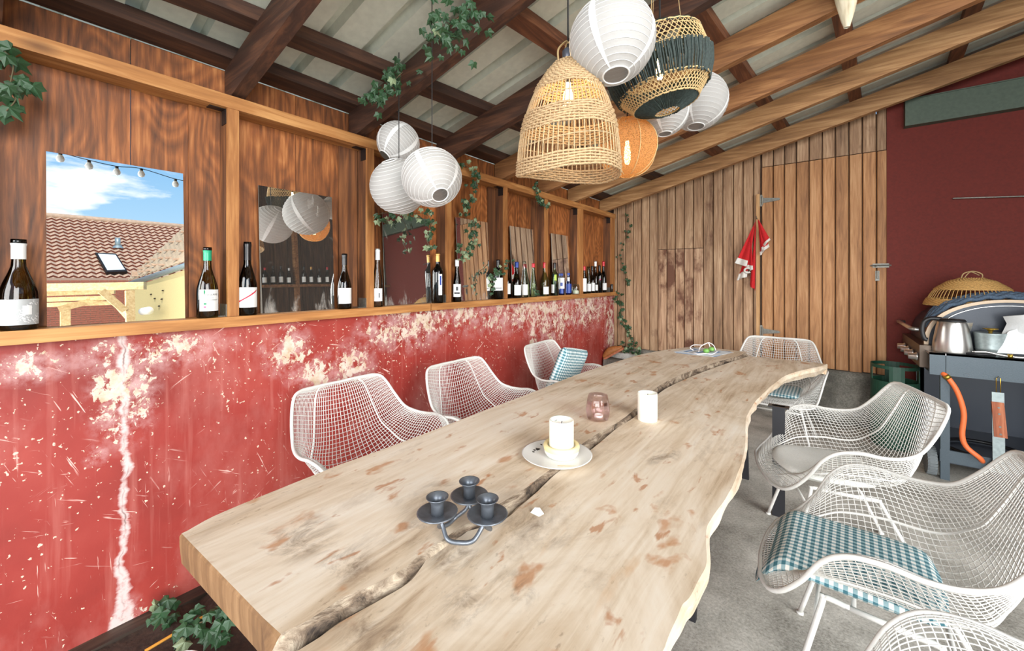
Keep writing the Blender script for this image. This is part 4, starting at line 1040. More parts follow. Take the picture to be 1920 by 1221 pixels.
# bottles on the right-hand shelf, seen only in the mirrors
k = 0
SHL = ['red-capped square-shouldered bottle at the frame end of the plank wall shelf', 'black-capped sloping bottle next to the red-capped one on the plank wall shelf', 'short black-capped bottle third from the white frame on the plank shelf', 'white-capped bottle before the shelf post on the plank wall', 'black-capped bottle between the shelf post and the gold-capped bottle', 'gold-capped bottle on the plank wall shelf', 'black-capped bottle between the gold-capped and the last red-capped bottle', 'red-capped sloping bottle at the far end of the plank wall shelf row']
for y, gm, cm in ((2.70, 'g_black', 'c_red'), (2.82, 'g_dark', 'c_black'), (2.94, 'g_dark', 'c_black'), (3.06, 'g_black', 'c_white'), (3.30, 'g_dark', 'c_black'), (3.42, 'g_black', 'c_gold'), (3.56, 'g_dark', 'c_black'), (3.70, 'g_black', 'c_red')):
    bottle(SHL[k], 0, 0, 'burgundy' if k % 2 else 'bordeaux', M[gm], M[cm], (M['l_white'], .12, .42, 2.0), group='bottles on the plank wall shelf', loc=(XR - .085, y, 1.70), h=.30 if k % 3 else .27); k += 1

# ================================================================== THINGS ON THE TABLE
# candelabra
P3 = [az(820, 966, .768), az(880, 934, .768), az(914, 970, .768)]; cc = sum(P3, Vector()) / 3
cn = thing('candelabra', 'tarnished pewter three-cup candle holder with curved arms on the table', 'candle holder', (cc.x, cc.y, TZ))
for p in P3:
    q = (p.x - cc.x, p.y - cc.y, .052)
    MB().lathe([(0, 0), (.020, 0), (.048, .012), (.050, .015), (.046, .016), (.020, .010), (0, .010)], 28, q).build('drip_pan', M['pewter'], cn, True)
    MB().lathe([(0, .008), (.0155, .008), (.0155, .034), (.018, .042), (.027, .050), (.0275, .052), (.026, .0515), (.0165, .042), (.013, .034), (.013, .016), (0, .016)], 24, q).build('candle_cup', M['pewter'], cn, True)
for a, b in ((0, 1), (1, 2), (2, 0)):
    A, B = P3[a] - cc, P3[b] - cc; mid = (A + B) / 2; out = mid.normalized() * .02
    MB().tube(smooth_pts([(A.x, A.y, .055), (A.x * .9 + B.x * .1, A.y * .9 + B.y * .1, .034), (mid.x * .9 + A.x * .3 - B.x * .2 + out.x, mid.y * .9 + A.y * .3 - B.y * .2 + out.y, .012), (mid.x + out.x, mid.y + out.y, .0055), (mid.x * .9 + B.x * .3 - A.x * .2 + out.x, mid.y * .9 + B.y * .3 - A.y * .2 + out.y, .012), (B.x * .9 + A.x * .1, B.y * .9 + A.y * .1, .034), (B.x, B.y, .055)], 6), .0055, 8).build('arm', M['pewter'], cn, True)
# plate, wax bowl with candle
pc = az(1044, 858, TZ)
pl_ = tag(MB().lathe([(0, 0), (.07, 0), (.085, .004), (.122, .014), (.125, .017), (.120, .017), (.084, .008), (0, .007)], 48).build('plate', M['china'], None, True, (pc.x, pc.y, TZ)), 'white china plate under the melted candle, lying across the crack', 'plate')
for i in range(7):
    a = R(random.uniform(150, 205)); r_ = random.uniform(.074, .10); MB().box(-.004, .004, -.0022, .0022, 0, .002).xf(Matrix.Translation((r_ * math.cos(a), r_ * math.sin(a), .0078 + max(0, (r_ - .084) * .2))) @ Matrix.Rotation(a, 4, 'Z')).build('burnt_speck', M['char'], pl_)
cw = thing('pillar_candle', 'tall white pillar candle in a pool of yellow wax on the plate', 'candle', (pc.x + .012, pc.y + .012, TZ + .0075))
MB().lathe([(0, 0), (.052, 0), (.060, .012), (.064, .036), (.062, .042), (.052, .040), (.046, .022), (0, .018)], 36).build('wax_bowl', M['wax'], cw, True)
MB().lathe([(.0625, .024), (.0648, .036), (.062, .0425), (.052, .041), (.047, .024)], 36).build('yellow_wax_rim', M['wax_yellow'], cw, True)
def candle(par, z0, z1, r, specks=0):
    n = 36; prof = [(r * .98, z0), (r, z0 + .01), (r, z1 - .006), (r * .985, z1), (r * .90, z1 - .001), (r * .82, z1 - .010), (r * .4, z1 - .016), (0, z1 - .017)]
    MB().lathe(prof, n).build('candle_body', M['wax'], par, True)
    MB().tube([(0, 0, z1 - .018), (.002, 0, z1 - .006)], .0014, 5).build('wick', M['char'], par)
    for i in range(specks):
        a = random.uniform(2.6, 4.6); q = r * random.uniform(.55, .95); MB().lathe([(0, 0), (.0018, .0005), (0, .001)], 6, (q * math.cos(a), q * math.sin(a), z1 - .004 - (.008 if q < r * .85 else 0))).build('burnt_speck', M['char'], par)
candle(cw, .018, .128, .0435, 14)
MB().tube([(.035, -.085, .003), (.095, -.055, .007)], .0012, 5).build('matchstick', M['cane'], cw)
p = az(1214, 787, TZ2); c2 = thing('pillar_candle', 'plain white pillar candle standing beside the crack', 'candle', (p.x, p.y, TZ2)); candle(c2, 0, .125, .0435)
p = az(1121, 787, TZ); vt = thing('votive_glass', 'pink ribbed glass votive holding a tealight', 'glass', (p.x, p.y, TZ)); P = []
for a, z in [(.034, 0), (.046, .006), (.053, .03), (.054, .055), (.050, .085), (.043, .112), (.041, .113), (.048, .085), (.0515, .055), (.050, .03), (.043, .01), (0, .009)]:
    P.append([(a * (1 + .025 * math.cos(8 * q * math.pi / 24)) * math.cos(q * math.pi / 24), a * (1 + .025 * math.cos(8 * q * math.pi / 24)) * math.sin(q * math.pi / 24), z) for q in range(48)])
MB().grid(P, closed=True).build('glass_cup', M['g_pink'], vt, True)
MB().lathe([(0, 0), (.019, 0), (.019, .016), (.017, .016), (.017, .013), (0, .013)], 20, (.006, -.004, .0095)).build('tealight', M['wax'], vt, True)
p = az(1007, 962, TZ2); tag(MB().add([(-.016, -.01, 0), (.014, -.012, 0), (.018, .008, 0), (-.010, .012, 0), (-.006, -.002, .014), (.008, .002, .016), (.002, .008, .010)], [(3, 2, 1, 0), (0, 1, 5, 4), (1, 2, 5), (2, 6, 5), (2, 3, 6), (3, 4, 6), (3, 0, 4), (4, 5, 6)]).build('wax_chip', M['wax'], None, False, (p.x, p.y, TZ2)), 'small pale chip of wax lying past the crack', 'wax chip')
# papers, cable and green things at the far end
q = [az(a, b, TZ) for a, b in ((1264, 661), (1337, 669.5), (1374, 661), (1306, 652.5))]; pc = sum(q, Vector()) / 4
pp = thing('papers', 'printed sheets of paper lying at the far end of the table', 'paper', (pc.x, pc.y, TZ))
for i, (rz, dz) in enumerate(((0, .0006), (.09, .0016), (-.07, .0026))):
    mt = Matrix.Rotation(rz, 4, 'Z'); vv = [mt @ (v - pc) for v in q]
    MB().hexa([(v.x, v.y, dz - .0005) for v in vv] + [(v.x, v.y, dz + .0003) for v in vv]).build('sheet', M['paper_sheet'] if i != 1 else M['paper_blue'], pp)
u_, v_ = (q[1] - q[0]), (q[3] - q[0])
for i in range(5):
    s0 = .12 + .15 * i; A = q[0] - pc + u_ * s0 + v_ * .2; B = A + u_ * .09; C_ = B + v_ * .55; D = A + v_ * .55
    MB().add([(p.x, p.y, .0033) for p in (A, B, C_, D)], [(0, 1, 2, 3)]).build('printed_block', M['l_grey'] if i % 2 else M['paper_blue'], pp)
gp = [az(1324, 660, TZ + .014), az(1334, 657, TZ + .014)]
cb = thing('cable_bundle', 'looped white cord with two green plastic balls on the papers', 'cord', (gp[0].x, gp[0].y, TZ + .004))
for g_ in gp: MB().lathe([(0, 0), (.018, .004), (.026, .016), (.022, .032), (.008, .040), (0, .040)], 18, tuple(g_ - gp[0])).build('green_ball', M['green_plastic'], cb, True)
o0 = gp[0]
def cb_pt(px, py, z): v = az(px, py, TZ + z) - Vector((o0.x, o0.y, TZ + .004)); return (v.x, v.y, v.z)
for pts in ([(1300, 657, .006), (1294, 652, .03), (1301, 647, .045), (1318, 647, .05), (1327, 643, .07), (1331, 650, .04), (1329, 658, .01)], [(1310, 660, .006), (1313, 651, .04), (1322, 645, .062), (1330, 643, .07), (1338, 648, .05), (1342, 657, .01)], [(1300, 662, .006), (1310, 664, .006), (1322, 663, .008), (1335, 664, .006), (1345, 659, .006)]):
    MB().tube(smooth_pts([cb_pt(*a) for a in pts], 6), .0042, 6).build('white_cord', M['white_cable'], cb, True)

# ================================================================== IVY
def leaf_mesh(name, m, seed):
    rn = random.Random(seed); tips = []
    for ang, L in ((90, 1.0), (38, .78), (142, .78), (-22, .55), (202, .55)): tips.append((R(ang), L * rn.uniform(.9, 1.1)))
    tips.sort(); pts = []
    for i, (a, L) in enumerate(tips):
        pts.append((a, L)); b = tips[(i + 1) % 5][0] + (2 * math.pi if i == 4 else 0)
        if i != 4: pts.append(((a + b) / 2, .50))
    pts += [(R(235), .34), (R(270), .12), (R(305), .34)]; pts.sort(key=lambda p: p[0] % (2 * math.pi))
    vs_ = [(0, 0, .10)] + [(L * math.cos(a) * .5, L * math.sin(a) * .5, -.10 * L * L * abs(math.cos(a)) + .02 * rn.uniform(-1, 1)) for a, L in pts]
    n = len(pts); me = bpy.data.meshes.new(name); me.from_pydata(vs_, [], [(0, 1 + i, 1 + (i + 1) % n) for i in range(n)]); me.materials.append(m); return me
LEAF = [leaf_mesh('leaf', M['leaf'], i) for i in range(3)]; LEAFV = [leaf_mesh('leaf', M['leaf2'], 9 + i) for i in range(2)]
def ivy(label, pts, n, size, spread, vari=.15, face=None, stem_r=.0022, group='ivy strands', keep=None):
    pts = [Vector(p) for p in pts]; o0 = pts[-1].copy()
    t_ = thing('ivy_strand', label, 'ivy', o0, 0, group); sp = smooth_pts(pts, 8)
    MB().tube([p - o0 for p in sp], stem_r, 5).build('stem', M['stem'], t_, True)
    for i in range(n):
        f = (i + random.random()) / n * (len(sp) - 1); j = min(int(f), len(sp) - 2); p = sp[j].lerp(sp[j + 1], f - j)
        off = Vector((random.gauss(0, 1), random.gauss(0, 1), random.gauss(0, 1))) * spread
        p = p + off
        if keep: p = keep(p)
        me = random.choice(LEAFV) if random.random() < vari else random.choice(LEAF)
        nrm = ((face or (CAM - p).normalized()) + Vector((random.gauss(0, .45), random.gauss(0, .45), random.gauss(0, .45)))).normalized()
        rot = nrm.to_track_quat('Z', 'Y') @ Matrix.Rotation(random.uniform(2.2, 4.1), 3, 'Z').to_quaternion()
        o = link('leaf', me, t_, p - o0); o.rotation_mode = 'QUATERNION'; o.rotation_quaternion = rot; s_ = size * random.uniform(.65, 1.15); o.scale = (s_, s_, s_)
    return t_
kr = lambda p: Vector((p.x, p.y, min(p.z, zr(p.x) + .12)))
kw = lambda p: Vector((max(p.x, -2.095), p.y, p.z))
ivy('dark green ivy hanging from the rail above the bottle with the swirl label', [ax(8, 95, -2.07), ax(25, 120, -2.07), ax(20, 160, -2.07), ax(30, 185, -2.07), ax(12, 208, -2.07)], 26, .085, .026, .05, keep=kw)
ivy('bushy green ivy tuft hanging high on a dark rafter', [ad(885, 0, 1.55), ad(870, 25, 1.55), ad(845, 45, 1.54), ad(825, 62, 1.53), ad(826, 85, 1.53)], 80, .060, .036, .02, keep=kr)
ivy('green ivy tuft sitting where the dark rafter meets a purlin', [ad(755, 135, 1.93), ad(735, 155, 1.93), ad(718, 172, 1.93), ad(705, 195, 1.93)], 58, .062, .032, .02, keep=kr)
ivy('long variegated ivy strand hanging over the rail between posts', [ax(868, 308, -2.06), ax(890, 322, -2.06), ax(893, 345, -2.06), ax(885, 370, -2.06), ax(872, 385, -2.06), ax(878, 400, -2.06)], 42, .066, .022, .3, keep=kw)
ivy('variegated ivy strand trailing down across the ivy mirror', [ax(890, 408, -2.06), ax(882, 430, -2.07), ax(890, 448, -2.07), ax(880, 465, -2.07), ax(868, 480, -2.07), ax(858, 470, -2.07)], 36, .07, .022, .55, keep=kw)
ivy('variegated ivy garland below the lantern cluster', [ax(705, 402, -2.05), ax(740, 398, -2.05), ax(775, 400, -2.05), ax(800, 402, -2.05), ax(808, 425, -2.05), ax(800, 448, -2.05), ax(808, 466, -2.05)], 50, .066, .026, .4, keep=kw)
ivy('short ivy tuft on the rail above the bottle with ivy on it', [ax(1005, 345, -2.06), ax(1008, 360, -2.06), ax(1014, 375, -2.06), ax(1024, 385, -2.06)], 20, .07, .018, .25, keep=kw)
ivy('ivy sprig draped round the shoulders of a black bottle', [ax(955, 490, -2.05), ax(945, 500, -2.05), ax(930, 512, -2.05), ax(922, 525, -2.06), ax(924, 540, -2.06)], 30, .06, .022, .15, keep=lambda p: Vector((max(p.x, -2.07), p.y, max(p.z, SILL + .03))))
ivy('small pale ivy sprig on the sill beside the red-capped green bottle', [ax(1000, 538, -2.06), ax(1006, 545, -2.06), ax(1010, 551, -2.06)], 7, .06, .016, .3, keep=lambda p: Vector((max(p.x, -2.07), p.y, max(p.z, SILL + .02))))
ky = lambda p: Vector((p.x, min(p.y, YB - .03), p.z))
ivy('thin ivy strand climbing the corner boards', [ay(1172, 400, YB - .03), ay(1180, 425, YB - .03), ay(1172, 448, YB - .03), ay(1163, 480, YB - .03), ay(1168, 500, YB - .03), ay(1176, 520, YB - .03), ay(1177, 535, YB - .03)], 26, .075, .02, .05, keep=ky)
ivy('dense ivy hanging in the corner below the end of the sill', [ay(1158, 548, YB - .05), ay(1164, 575, YB - .05), ay(1166, 600, YB - .05), ay(1176, 620, YB - .05), ay(1184, 640, YB - .06), ay(1188, 655, YB - .12)], 58, .08, .034, .1, keep=ky)
ivy('ivy sprawling over the cement ledge in the corner', [ay(1158, 650, YB - .18), ay(1172, 650, YB - .2), ay(1186, 656, YB - .22), ay(1196, 662, YB - .22)], 34, .08, .034, .1, keep=lambda p: Vector((p.x, min(p.y, YB - .1), max(p.z, .46))))
fz = lambda p: Vector((max(p.x, -2.03), p.y, max(p.z, .05)))
ivy('ivy growing out of the soil at the foot of the red wall', [ax(285, 1150, -2.02), ax(300, 1165, -2.0), ax(320, 1185, -1.95), az(345, 1185, .08), az(365, 1175, .1)], 18, .085, .028, .25, keep=fz)
ivy('dark ivy clump in the soil beside the near table end', [az(358, 1175, .10), az(385, 1165, .12), az(405, 1170, .10), az(430, 1178, .08)], 24, .085, .03, .1, keep=fz)

# soil bed, cane, bowl by the wall foot
P = []
for i in range(22):
    row = []
    for j in range(34):
        x = -2.06 + .62 * i / 21; y = -.3 + 1.12 * j / 33; e = min(1, (21 - i) / 5, (33 - j) / 5, j / 4)
        row.append((x, y, -.004 + e * (.028 + .018 * noise.noise(Vector((x * 12, y * 12, 0))) + .010 * noise.noise(Vector((x * 40, y * 40, 2))))))
    P.append(row)
so_ = MB().grid(P).build('soil', M['soil'], None, True); so_['kind'] = 'stuff'; tag(so_, 'dark loose soil along the foot of the red wall', 'soil')
a, b = az(272, 1221, .062), az(430, 1128, .062)
tag(MB().tube([a, b], .005, 8).build('garden_cane', M['cane_orange']), 'thin orange cane lying on the soil under the ivy', 'cane')
p = az(315, 1262, .12)
tag(MB().lathe([(0, 0), (.06, 0), (.075, .02), (.09, .075), (.086, .075), (.07, .022), (0, .012)], 32).build('white_bowl', M['china'], None, True, (p.x, p.y, .035)), 'white bowl standing on the soil by the red wall', 'bowl')
# tan leather clog on the floor in the corner
p = ay(1150, 672, YB - .32)
cg = thing('leather_clog', 'tan leather clog leaning in the corner at the end of the red wall', 'shoe', (p.x, p.y, .38)); Q = []
bx_ = tag(rough_block(-2.09, -1.60, YB - .42, YB - .2, 0, .38, .03).build('stone_step', M['stone'], None, True), 'low stone step in the corner under the clog', 'step')
for i in range(9):
    t_ = i / 8; w_ = .045 * math.sin(math.pi * (.12 + .8 * t_)) ** .6; hh = .035 + .05 * math.sin(math.pi * min(1, t_ * 1.1)); Q.append([(-.13 + .26 * t_, w_ * math.cos(q * math.pi / 6), max(0, hh * math.sin(q * math.pi / 6)) if q <= 6 else 0) for q in range(12)])
ob = MB().grid(Q, closed=True).build('upper', M['clog'], cg, True); ob.rotation_euler = (0, R(-32), R(20)); ob.location = (0, 0, .075)
ob = MB().box(-.135, .135, -.046, .046, -.018, .004).build('sole', M['handle_wood'], cg); ob.rotation_euler = (0, R(-32), R(20)); ob.location = (0, 0, .075)
# bleached wood hung in the roof
p = ay(1583, 0, 2.60); Q = []
for i in range(12):
    t_ = i / 11; z = .30 - .42 * t_; w_ = (.075 * (1 - t_) ** .8 + .012); d = (.035 * (1 - t_) + .01)
    Q.append([(w_ * math.cos(k * math.pi / 10) * (1 + .18 * noise.noise(Vector((k * .9, i * .3, 1)))) + .01 * t_, d * math.sin(k * math.pi / 10) * (1 + .3 * noise.noise(Vector((k * .8, i * .4, 7)))), z) for k in range(20)])
tag(MB().grid(Q, closed=True).build('driftwood', M['drift'], None, True, (p.x, p.y, p.z - .02)), 'bleached pointed piece of wood hanging among the rafters', 'driftwood')

# ================================================================== RED COSTUME ON THE JAMB
hk = ay(1419, 412, YB - .09); rc = thing('red_costume', 'red cloth costume with white trim hung on the door jamb', 'costume', tuple(hk))
def drape(name, apex, bl, br, y, folds, m, trim=None, t0=0.0, n=18):
    A, B, C_ = [ay(*q, y) - hk for q in (apex, bl, br)]; P = []; T = []
    for i in range(11):
        t_ = i / 10; row = []
        for j in range(n + 1):
            s_ = j / n; p = A.lerp(B.lerp(C_, s_), t_); p = Vector(p); wv = math.sin(s_ * folds * math.pi * 2) * .018 * t_; p.y += wv; p.x += .006 * math.cos(s_ * folds * 6.28) * t_; row.append(p)
        P.append(row)
    MB().slab(P[(1 if t0 else 0):], .003).build(name, m, rc, True)
    if trim:
        P = []
        for t_ in (1 - trim, 1.015): P.append([Vector(A.lerp(B.lerp(C_, j / n), t_)) + Vector((0, math.sin(j / n * folds * math.pi * 2) * .018 * t_ - .006, 0)) for j in range(n + 1)])
        MB().slab(P, .011).build('white_trim', M['white_cloth'], rc, True)
drape('cloth_fold', (1417, 412), (1405, 535), (1417, 545), YB - .07, 1.5, M['red_cloth'])
drape('cloth_fold', (1415, 425), (1382, 524), (1399, 518), YB - .09, 1.0, M['red_cloth'], .11)
drape('cloth_fold', (1416, 416), (1378, 492), (1401, 499), YB - .11, .8, M['red_cloth'], .12)
drape('cloth_fold', (1408, 440), (1400, 503), (1412, 505), YB - .12, .8, M['red_cloth'], .10)
drape('cloth_fold', (1421, 411), (1425, 478), (1441, 462), YB - .10, 1.2, M['red_cloth'], .08)
drape('cloth_fold', (1422, 412), (1428, 468), (1443, 450), YB - .115, 1.0, M['red_cloth'], .07)
q0 = ay(1402, 507, YB - .13) - hk
MB().tube([(q0.x + .03 * math.cos(k * .5), q0.y, q0.z + .024 * math.sin(k * .5)) for k in range(12)], .010, 6).build('white_cuff', M['white_cloth'], rc, True)
MB().tube([(0, .06, .012), (0, -.03, .012), (0, -.04, .03)], .004, 6).build('hook', M['iron'], rc)
# thin rod on the red wall
a, b = ay(1788, 372, YB - .03), ay(1990, 366, YB - .03)
tag(MB().tube([a, b], .006, 6).tube([a, a + Vector((0, .03, 0))], .005, 6).build('wall_rod', M['iron']), 'thin metal rod fixed across the dark red wall', 'rod')

# ================================================================== BARBECUE
YQ = 3.92
p0 = ay(1743, 662, YQ); x0 = p0.x; zt = ay(1768, 663, YQ).z; zb = ay(1768, 704, YQ).z
bq = thing('barbecue', 'grey-blue gas barbecue trolley with rounded hood by the dark red wall', 'barbecue', (x0 + .4, 4.35, 0))
def Lq(x, y, z): return (x - x0 - .4, y - 4.35, z)
def qbox(name, xa, xb, ya, yb, za, zb_, m, par=None): o = MB().box(*sum(([a - c, b - c] for a, b, c in ((xa, xb, x0 + .4), (ya, yb, 4.35), (za, zb_, 0))), [])).build(name, m, par or bq); return o
qbox('side_panel', x0, x0 + .075, YQ, YQ + .02, zb, zt, M['bbq']); qbox('side_panel', x0 + .078, x0 + .85, YQ, YQ + .02, zb, zt, M['bbq'])
qbox('side_shelf', x0, x0 + .85, YQ, YQ + .24, zt - .012, zt, M['steel'])
qbox('firebox', x0 + .03, x0 + .82, YQ + .24, 4.84, zb - .02, zt + .01, M['bbq_dark'])
for xs in (.17, .42): # screws
    o = MB().lathe([(0, -.006), (.010, -.003), (.012, 0)], 12).xf(Matrix.Rotation(R(90), 4, 'X')).build('screw', M['steel'], bq, True); px_ = Lq(x0 + xs, YQ - .001, zb + .018); o.location = px_
# hood with arched end
prof = []
for i in range(17):
    a = math.pi * i / 16; prof.append((x0 + .42 - .40 * math.cos(a), zt + .01 + .335 * math.sin(a) ** .75))
vs_, fs = [], []
for y in (YQ + .25, 4.83):
    for x, z in prof: vs_.append(Lq(x, y, z))
n = len(prof); fs = [tuple(range(n)), tuple(reversed(range(n, 2 * n)))] + [(i, i + 1, n + i + 1, n + i) for i in range(n - 1)] + [(0, n, 2 * n - 1, n - 1)]
hood = MB().add(vs_, fs).build('hood', M['bbq_dark'], bq)
P = [[Lq(x0 + .42 - .418 * k * math.cos(math.pi * i / 32), YQ + .242, zt + .01 + .352 * k * math.sin(math.pi * i / 32) ** .75) for i in range(33)] for k in (1.0, .945)]
MB().slab(P, .03).build('hood_rim', M['hood_edge'], hood, True)
P = [[Lq(x0 + .42 - .418 * k * math.cos(math.pi * i / 32), YQ + .238, zt + .01 + .352 * k * math.sin(math.pi * i / 32) ** .75) for i in range(33)] for k in (.885, .877)]
MB().slab(P, .01).build('hood_bead', M['steel'], hood, True)
MB().tube([Lq(x0 - .02, YQ + .22, zt + .13), Lq(x0 - .06, YQ + .24, zt + .135), Lq(x0 - .06, 4.80, zt + .135), Lq(x0 - .02, 4.82, zt + .13)], .014, 10).build('hood_handle', M['steel'], bq, True)
qbox('control_panel', x0 - .03, x0 + .03, YQ + .14, 4.84, zb + .02, zt + .03, M['panel_brown'])
for i in range(4):
    y = YQ + .17 + i * .18; o = MB().lathe([(0, -.05), (.022, -.048), (.024, -.01), (.03, -.008), (.03, 0), (0, 0)], 18).xf(Matrix.Rotation(R(90), 4, 'Y')).build('knob', M['steel'], bq, True); o.location = Lq(x0 - .036, y, zb + .09)
for xl, yl in ((x0 + .075, YQ + .01), (x0 + .78, YQ + .01), (x0 + .075, 4.80), (x0 + .78, 4.80)): qbox('leg', xl - .022, xl + .022, yl, yl + .03, .0, zb + .02, M['bbq'])
qbox('lower_rail', x0 + .05, x0 + .80, YQ + .012, YQ + .03, .12, .20, M['bbq']); qbox('bottom_shelf', x0 + .05, x0 + .80, YQ + .03, 4.8, .11, .14, M['bbq_dark'])
MB().lathe([(.20, 0), (.21, .012), (.20, .024), (.19, .012), (.20, 0)], 32, Lq(x0 + .32, YQ + .32, .145)).build('gas_ring', M['black_plastic'], bq, True)
for yy in (YQ + .02, 4.74):
    o = MB().lathe([(0, -.022), (.035, -.022), (.05, -.026), (.085, -.024), (.09, -.012), (.09, .012), (.085, .024), (.05, .026), (.035, .022), (0, .022)], 28)
    for k in range(28): a = 2 * math.pi * k / 28; o.box(-.004, .004, -.0035, .0035, -.024, .024); o.v[-8:] = [tuple(Matrix.Rotation(a, 3, 'Z') @ (Vector(v) + Vector((.091, 0, 0)))) for v in o.v[-8:]]
    o = o.xf(Matrix.Rotation(R(90), 4, 'Y')).build('wheel', M['rubber'], bq); o.location = Lq(x0 + .015, yy + .06, .095)
MB().tube([Lq(x0 + .015, YQ + .04, .095), Lq(x0 + .015, 4.80, .095)], .008, 8).build('axle', M['steel'], bq)
# dark back board standing in for the shade behind the legs
qbox('shade_back_panel', x0 + .05, x0 + .80, 4.80, 4.815, .14, zb, M['bbq_dark'])
hp = [ay(a, b, YQ - .012) for a, b in ((1777, 708), (1795, 735), (1807, 775), (1804, 815), (1812, 838), (1838, 860), (1853, 882))]; hp[-1].y += .1
h0 = hp[-1]
hs = thing('gas_hose', 'orange rubber gas hose curving below the barbecue side panel', 'hose', tuple(h0))
MB().tube([p - h0 for p in smooth_pts([hp[0] + Vector((-.02, .02, .02))] + hp, 6)], .0145, 10).build('hose', M['orange_hose'], hs, True)
MB().tube([hp[0] - h0 + Vector((-.012, 0, .012)), hp[0] - h0 + Vector((.004, 0, -.006))], .0185, 10).build('hose_clip', M['brass'], hs, True)
# spatula hanging from a screw
sp0 = ay(1870, 706, YQ - .02); spt = thing('spatula', 'steel barbecue spatula with reddish wooden handle hanging from the barbecue', 'spatula', tuple(sp0))
def sq(px, py): v = ay(px, py, YQ - .02) - sp0; return v
MB().tube([sq(1868, 738), sq(1868, 710), sq(1872, 706), sq(1876, 710), sq(1876, 738)], .0022, 6).build('hanging_loop', M['brass'], spt, True)
def plate4(name, a, b, wa, wb, th, m):
    A, B = sq(*a), sq(*b); return MB().hexa([(B.x - wb, B.y - th, B.z), (B.x + wb, B.y - th, B.z), (B.x + wb, B.y + th, B.z), (B.x - wb, B.y + th, B.z), (A.x - wa, A.y - th, A.z), (A.x + wa, A.y - th, A.z), (A.x + wa, A.y + th, A.z), (A.x - wa, A.y + th, A.z)]).build(name, m, spt)
plate4('shaft', (1871, 736), (1873, 870), .026, .026, .002, M['zinc']); plate4('handle', (1870, 754), (1876, 820), .026, .028, .009, M['handle_wood']); plate4('blade', (1873, 868), (1866, 886), .028, .05, .002, M['zinc'])
for py in (764, 776, 800, 814):
    c = sq(1871 + (py - 754) * .07, py); MB().tube([(c.x, c.y - .011, c.z), (c.x, c.y, c.z)], .006, 8).build('rivet', M['iron'], spt)

# ---- things on the barbecue
kc = az(1785, 657, zt); kc = Vector((kc.x, YQ + .10, zt))
kt = thing('kettle', 'brushed steel electric kettle with black handle on the barbecue shelf', 'kettle', (ay(1785, 657, YQ + .1).x, YQ + .1, zt)); kt.rotation_euler = (0, 0, R(0))
MB().lathe([(0, 0), (.094, 0), (.094, .01), (.096, .03), (.09, .09), (.078, .17), (.07, .205), (.068, .21), (0, .212)], 36).build('kettle_body', M['steel'], kt, True)
MB().add([(.060, -.03, .205), (.060, .03, .205), (.098, 0, .208), (.080, -.012, .165), (.080, .012, .165), (.086, 0, .15)], [(0, 2, 1), (0, 3, 5, 2), (1, 2, 5, 4), (3, 4, 5)]).build('spout', M['steel'], kt)
MB().lathe([(0, .212), (.066, .212), (.068, .216), (.06, .226), (0, .23)], 30).build('lid', M['black_plastic'], kt, True)
MB().tube(smooth_pts([(-.05, 0, .222), (-.10, 0, .225), (-.135, 0, .20), (-.145, 0, .14), (-.135, 0, .085), (-.118, 0, .075)], 6), .014, 10).build('handle', M['black_plastic'], kt, True)
tp = ay(1857, 655, YQ + .12); tn = thing('zinc_tub', 'small galvanised tub with brass knob lid on the barbecue shelf', 'tub', (tp.x, YQ + .12, zt))
MB().lathe([(0, 0), (.062, 0), (.064, .004), (.066, .035), (.069, .037), (.068, .046), (.073, .115), (.076, .140), (.077, .146), (.073, .146), (0, .136)], 32).build('tub_body', M['zinc'], tn, True)
MB().lathe([(0, .134), (.012, .136), (.008, .150), (.018, .166), (.036, .170), (.036, .174), (0, .176)], 24).build('knob_lid', M['brass'], tn, True)
wp = ay(1905, 660, YQ + .08); tw = thing('paper_towel', 'crumpled white paper towel standing on the barbecue shelf', 'paper towel', (wp.x, YQ + .08, zt))
ow = wp
def wq(px, py, dy=0): v = ay(px, py, YQ + .08) - Vector((ow.x, YQ + .08, zt)); return Vector((v.x, v.y + dy, max(.001, v.z)))
Lp = [wq(1866, 660), wq(1876, 640), wq(1885, 625), wq(1894, 608), wq(1885, 594)]; P = []
for k, t_ in enumerate((0, .25, .5, .75, 1)):
    P.append([p.lerp(wq(1990, 660 - (660 - 575) * (i / 4)), t_) + Vector((0, .05 * math.sin(t_ * 5 + i * .6) - .03 * (k % 2), 0)) for i, p in enumerate(Lp)])
MB().slab(P, .004).build('towel_sheet', M['towel'], tw, True)
Q = [[wq(1866, 661) + Vector((0, -.03, 0)), wq(1935, 663) + Vector((0, -.05, 0))], [wq(1890, 622) + Vector((0, .0, 0)), wq(1960, 600) + Vector((0, .01, 0))]]
MB().slab(Q, .004).build('towel_fold', M['towel'], tw)
kp = ay(1850, 660, YQ + .02); kf = thing('tongs', 'steel tongs with a black grip lying along the barbecue shelf edge', 'tongs', (kp.x, YQ + .025, zt + .001))
MB().tube([(-.09, 0, .008), (-.02, 0, .010), (.04, .004, .008)], .0085, 8).build('black_grip', M['black_plastic'], kf, True)
MB().tube(smooth_pts([(-.06, .012, .020), (0, .008, .026), (.06, .004, .014), (.12, .002, .008), (.16, 0, .008)], 4), [.004] + [.007] * 15 + [.005], 8).build('steel_arm', M['steel'], kf, True)
MB().lathe([(0, 0), (.012, 0), (.012, .024), (0, .024)], 10, (.10, 0, 0)).build('ring_clip', M['brass'], kf, True)
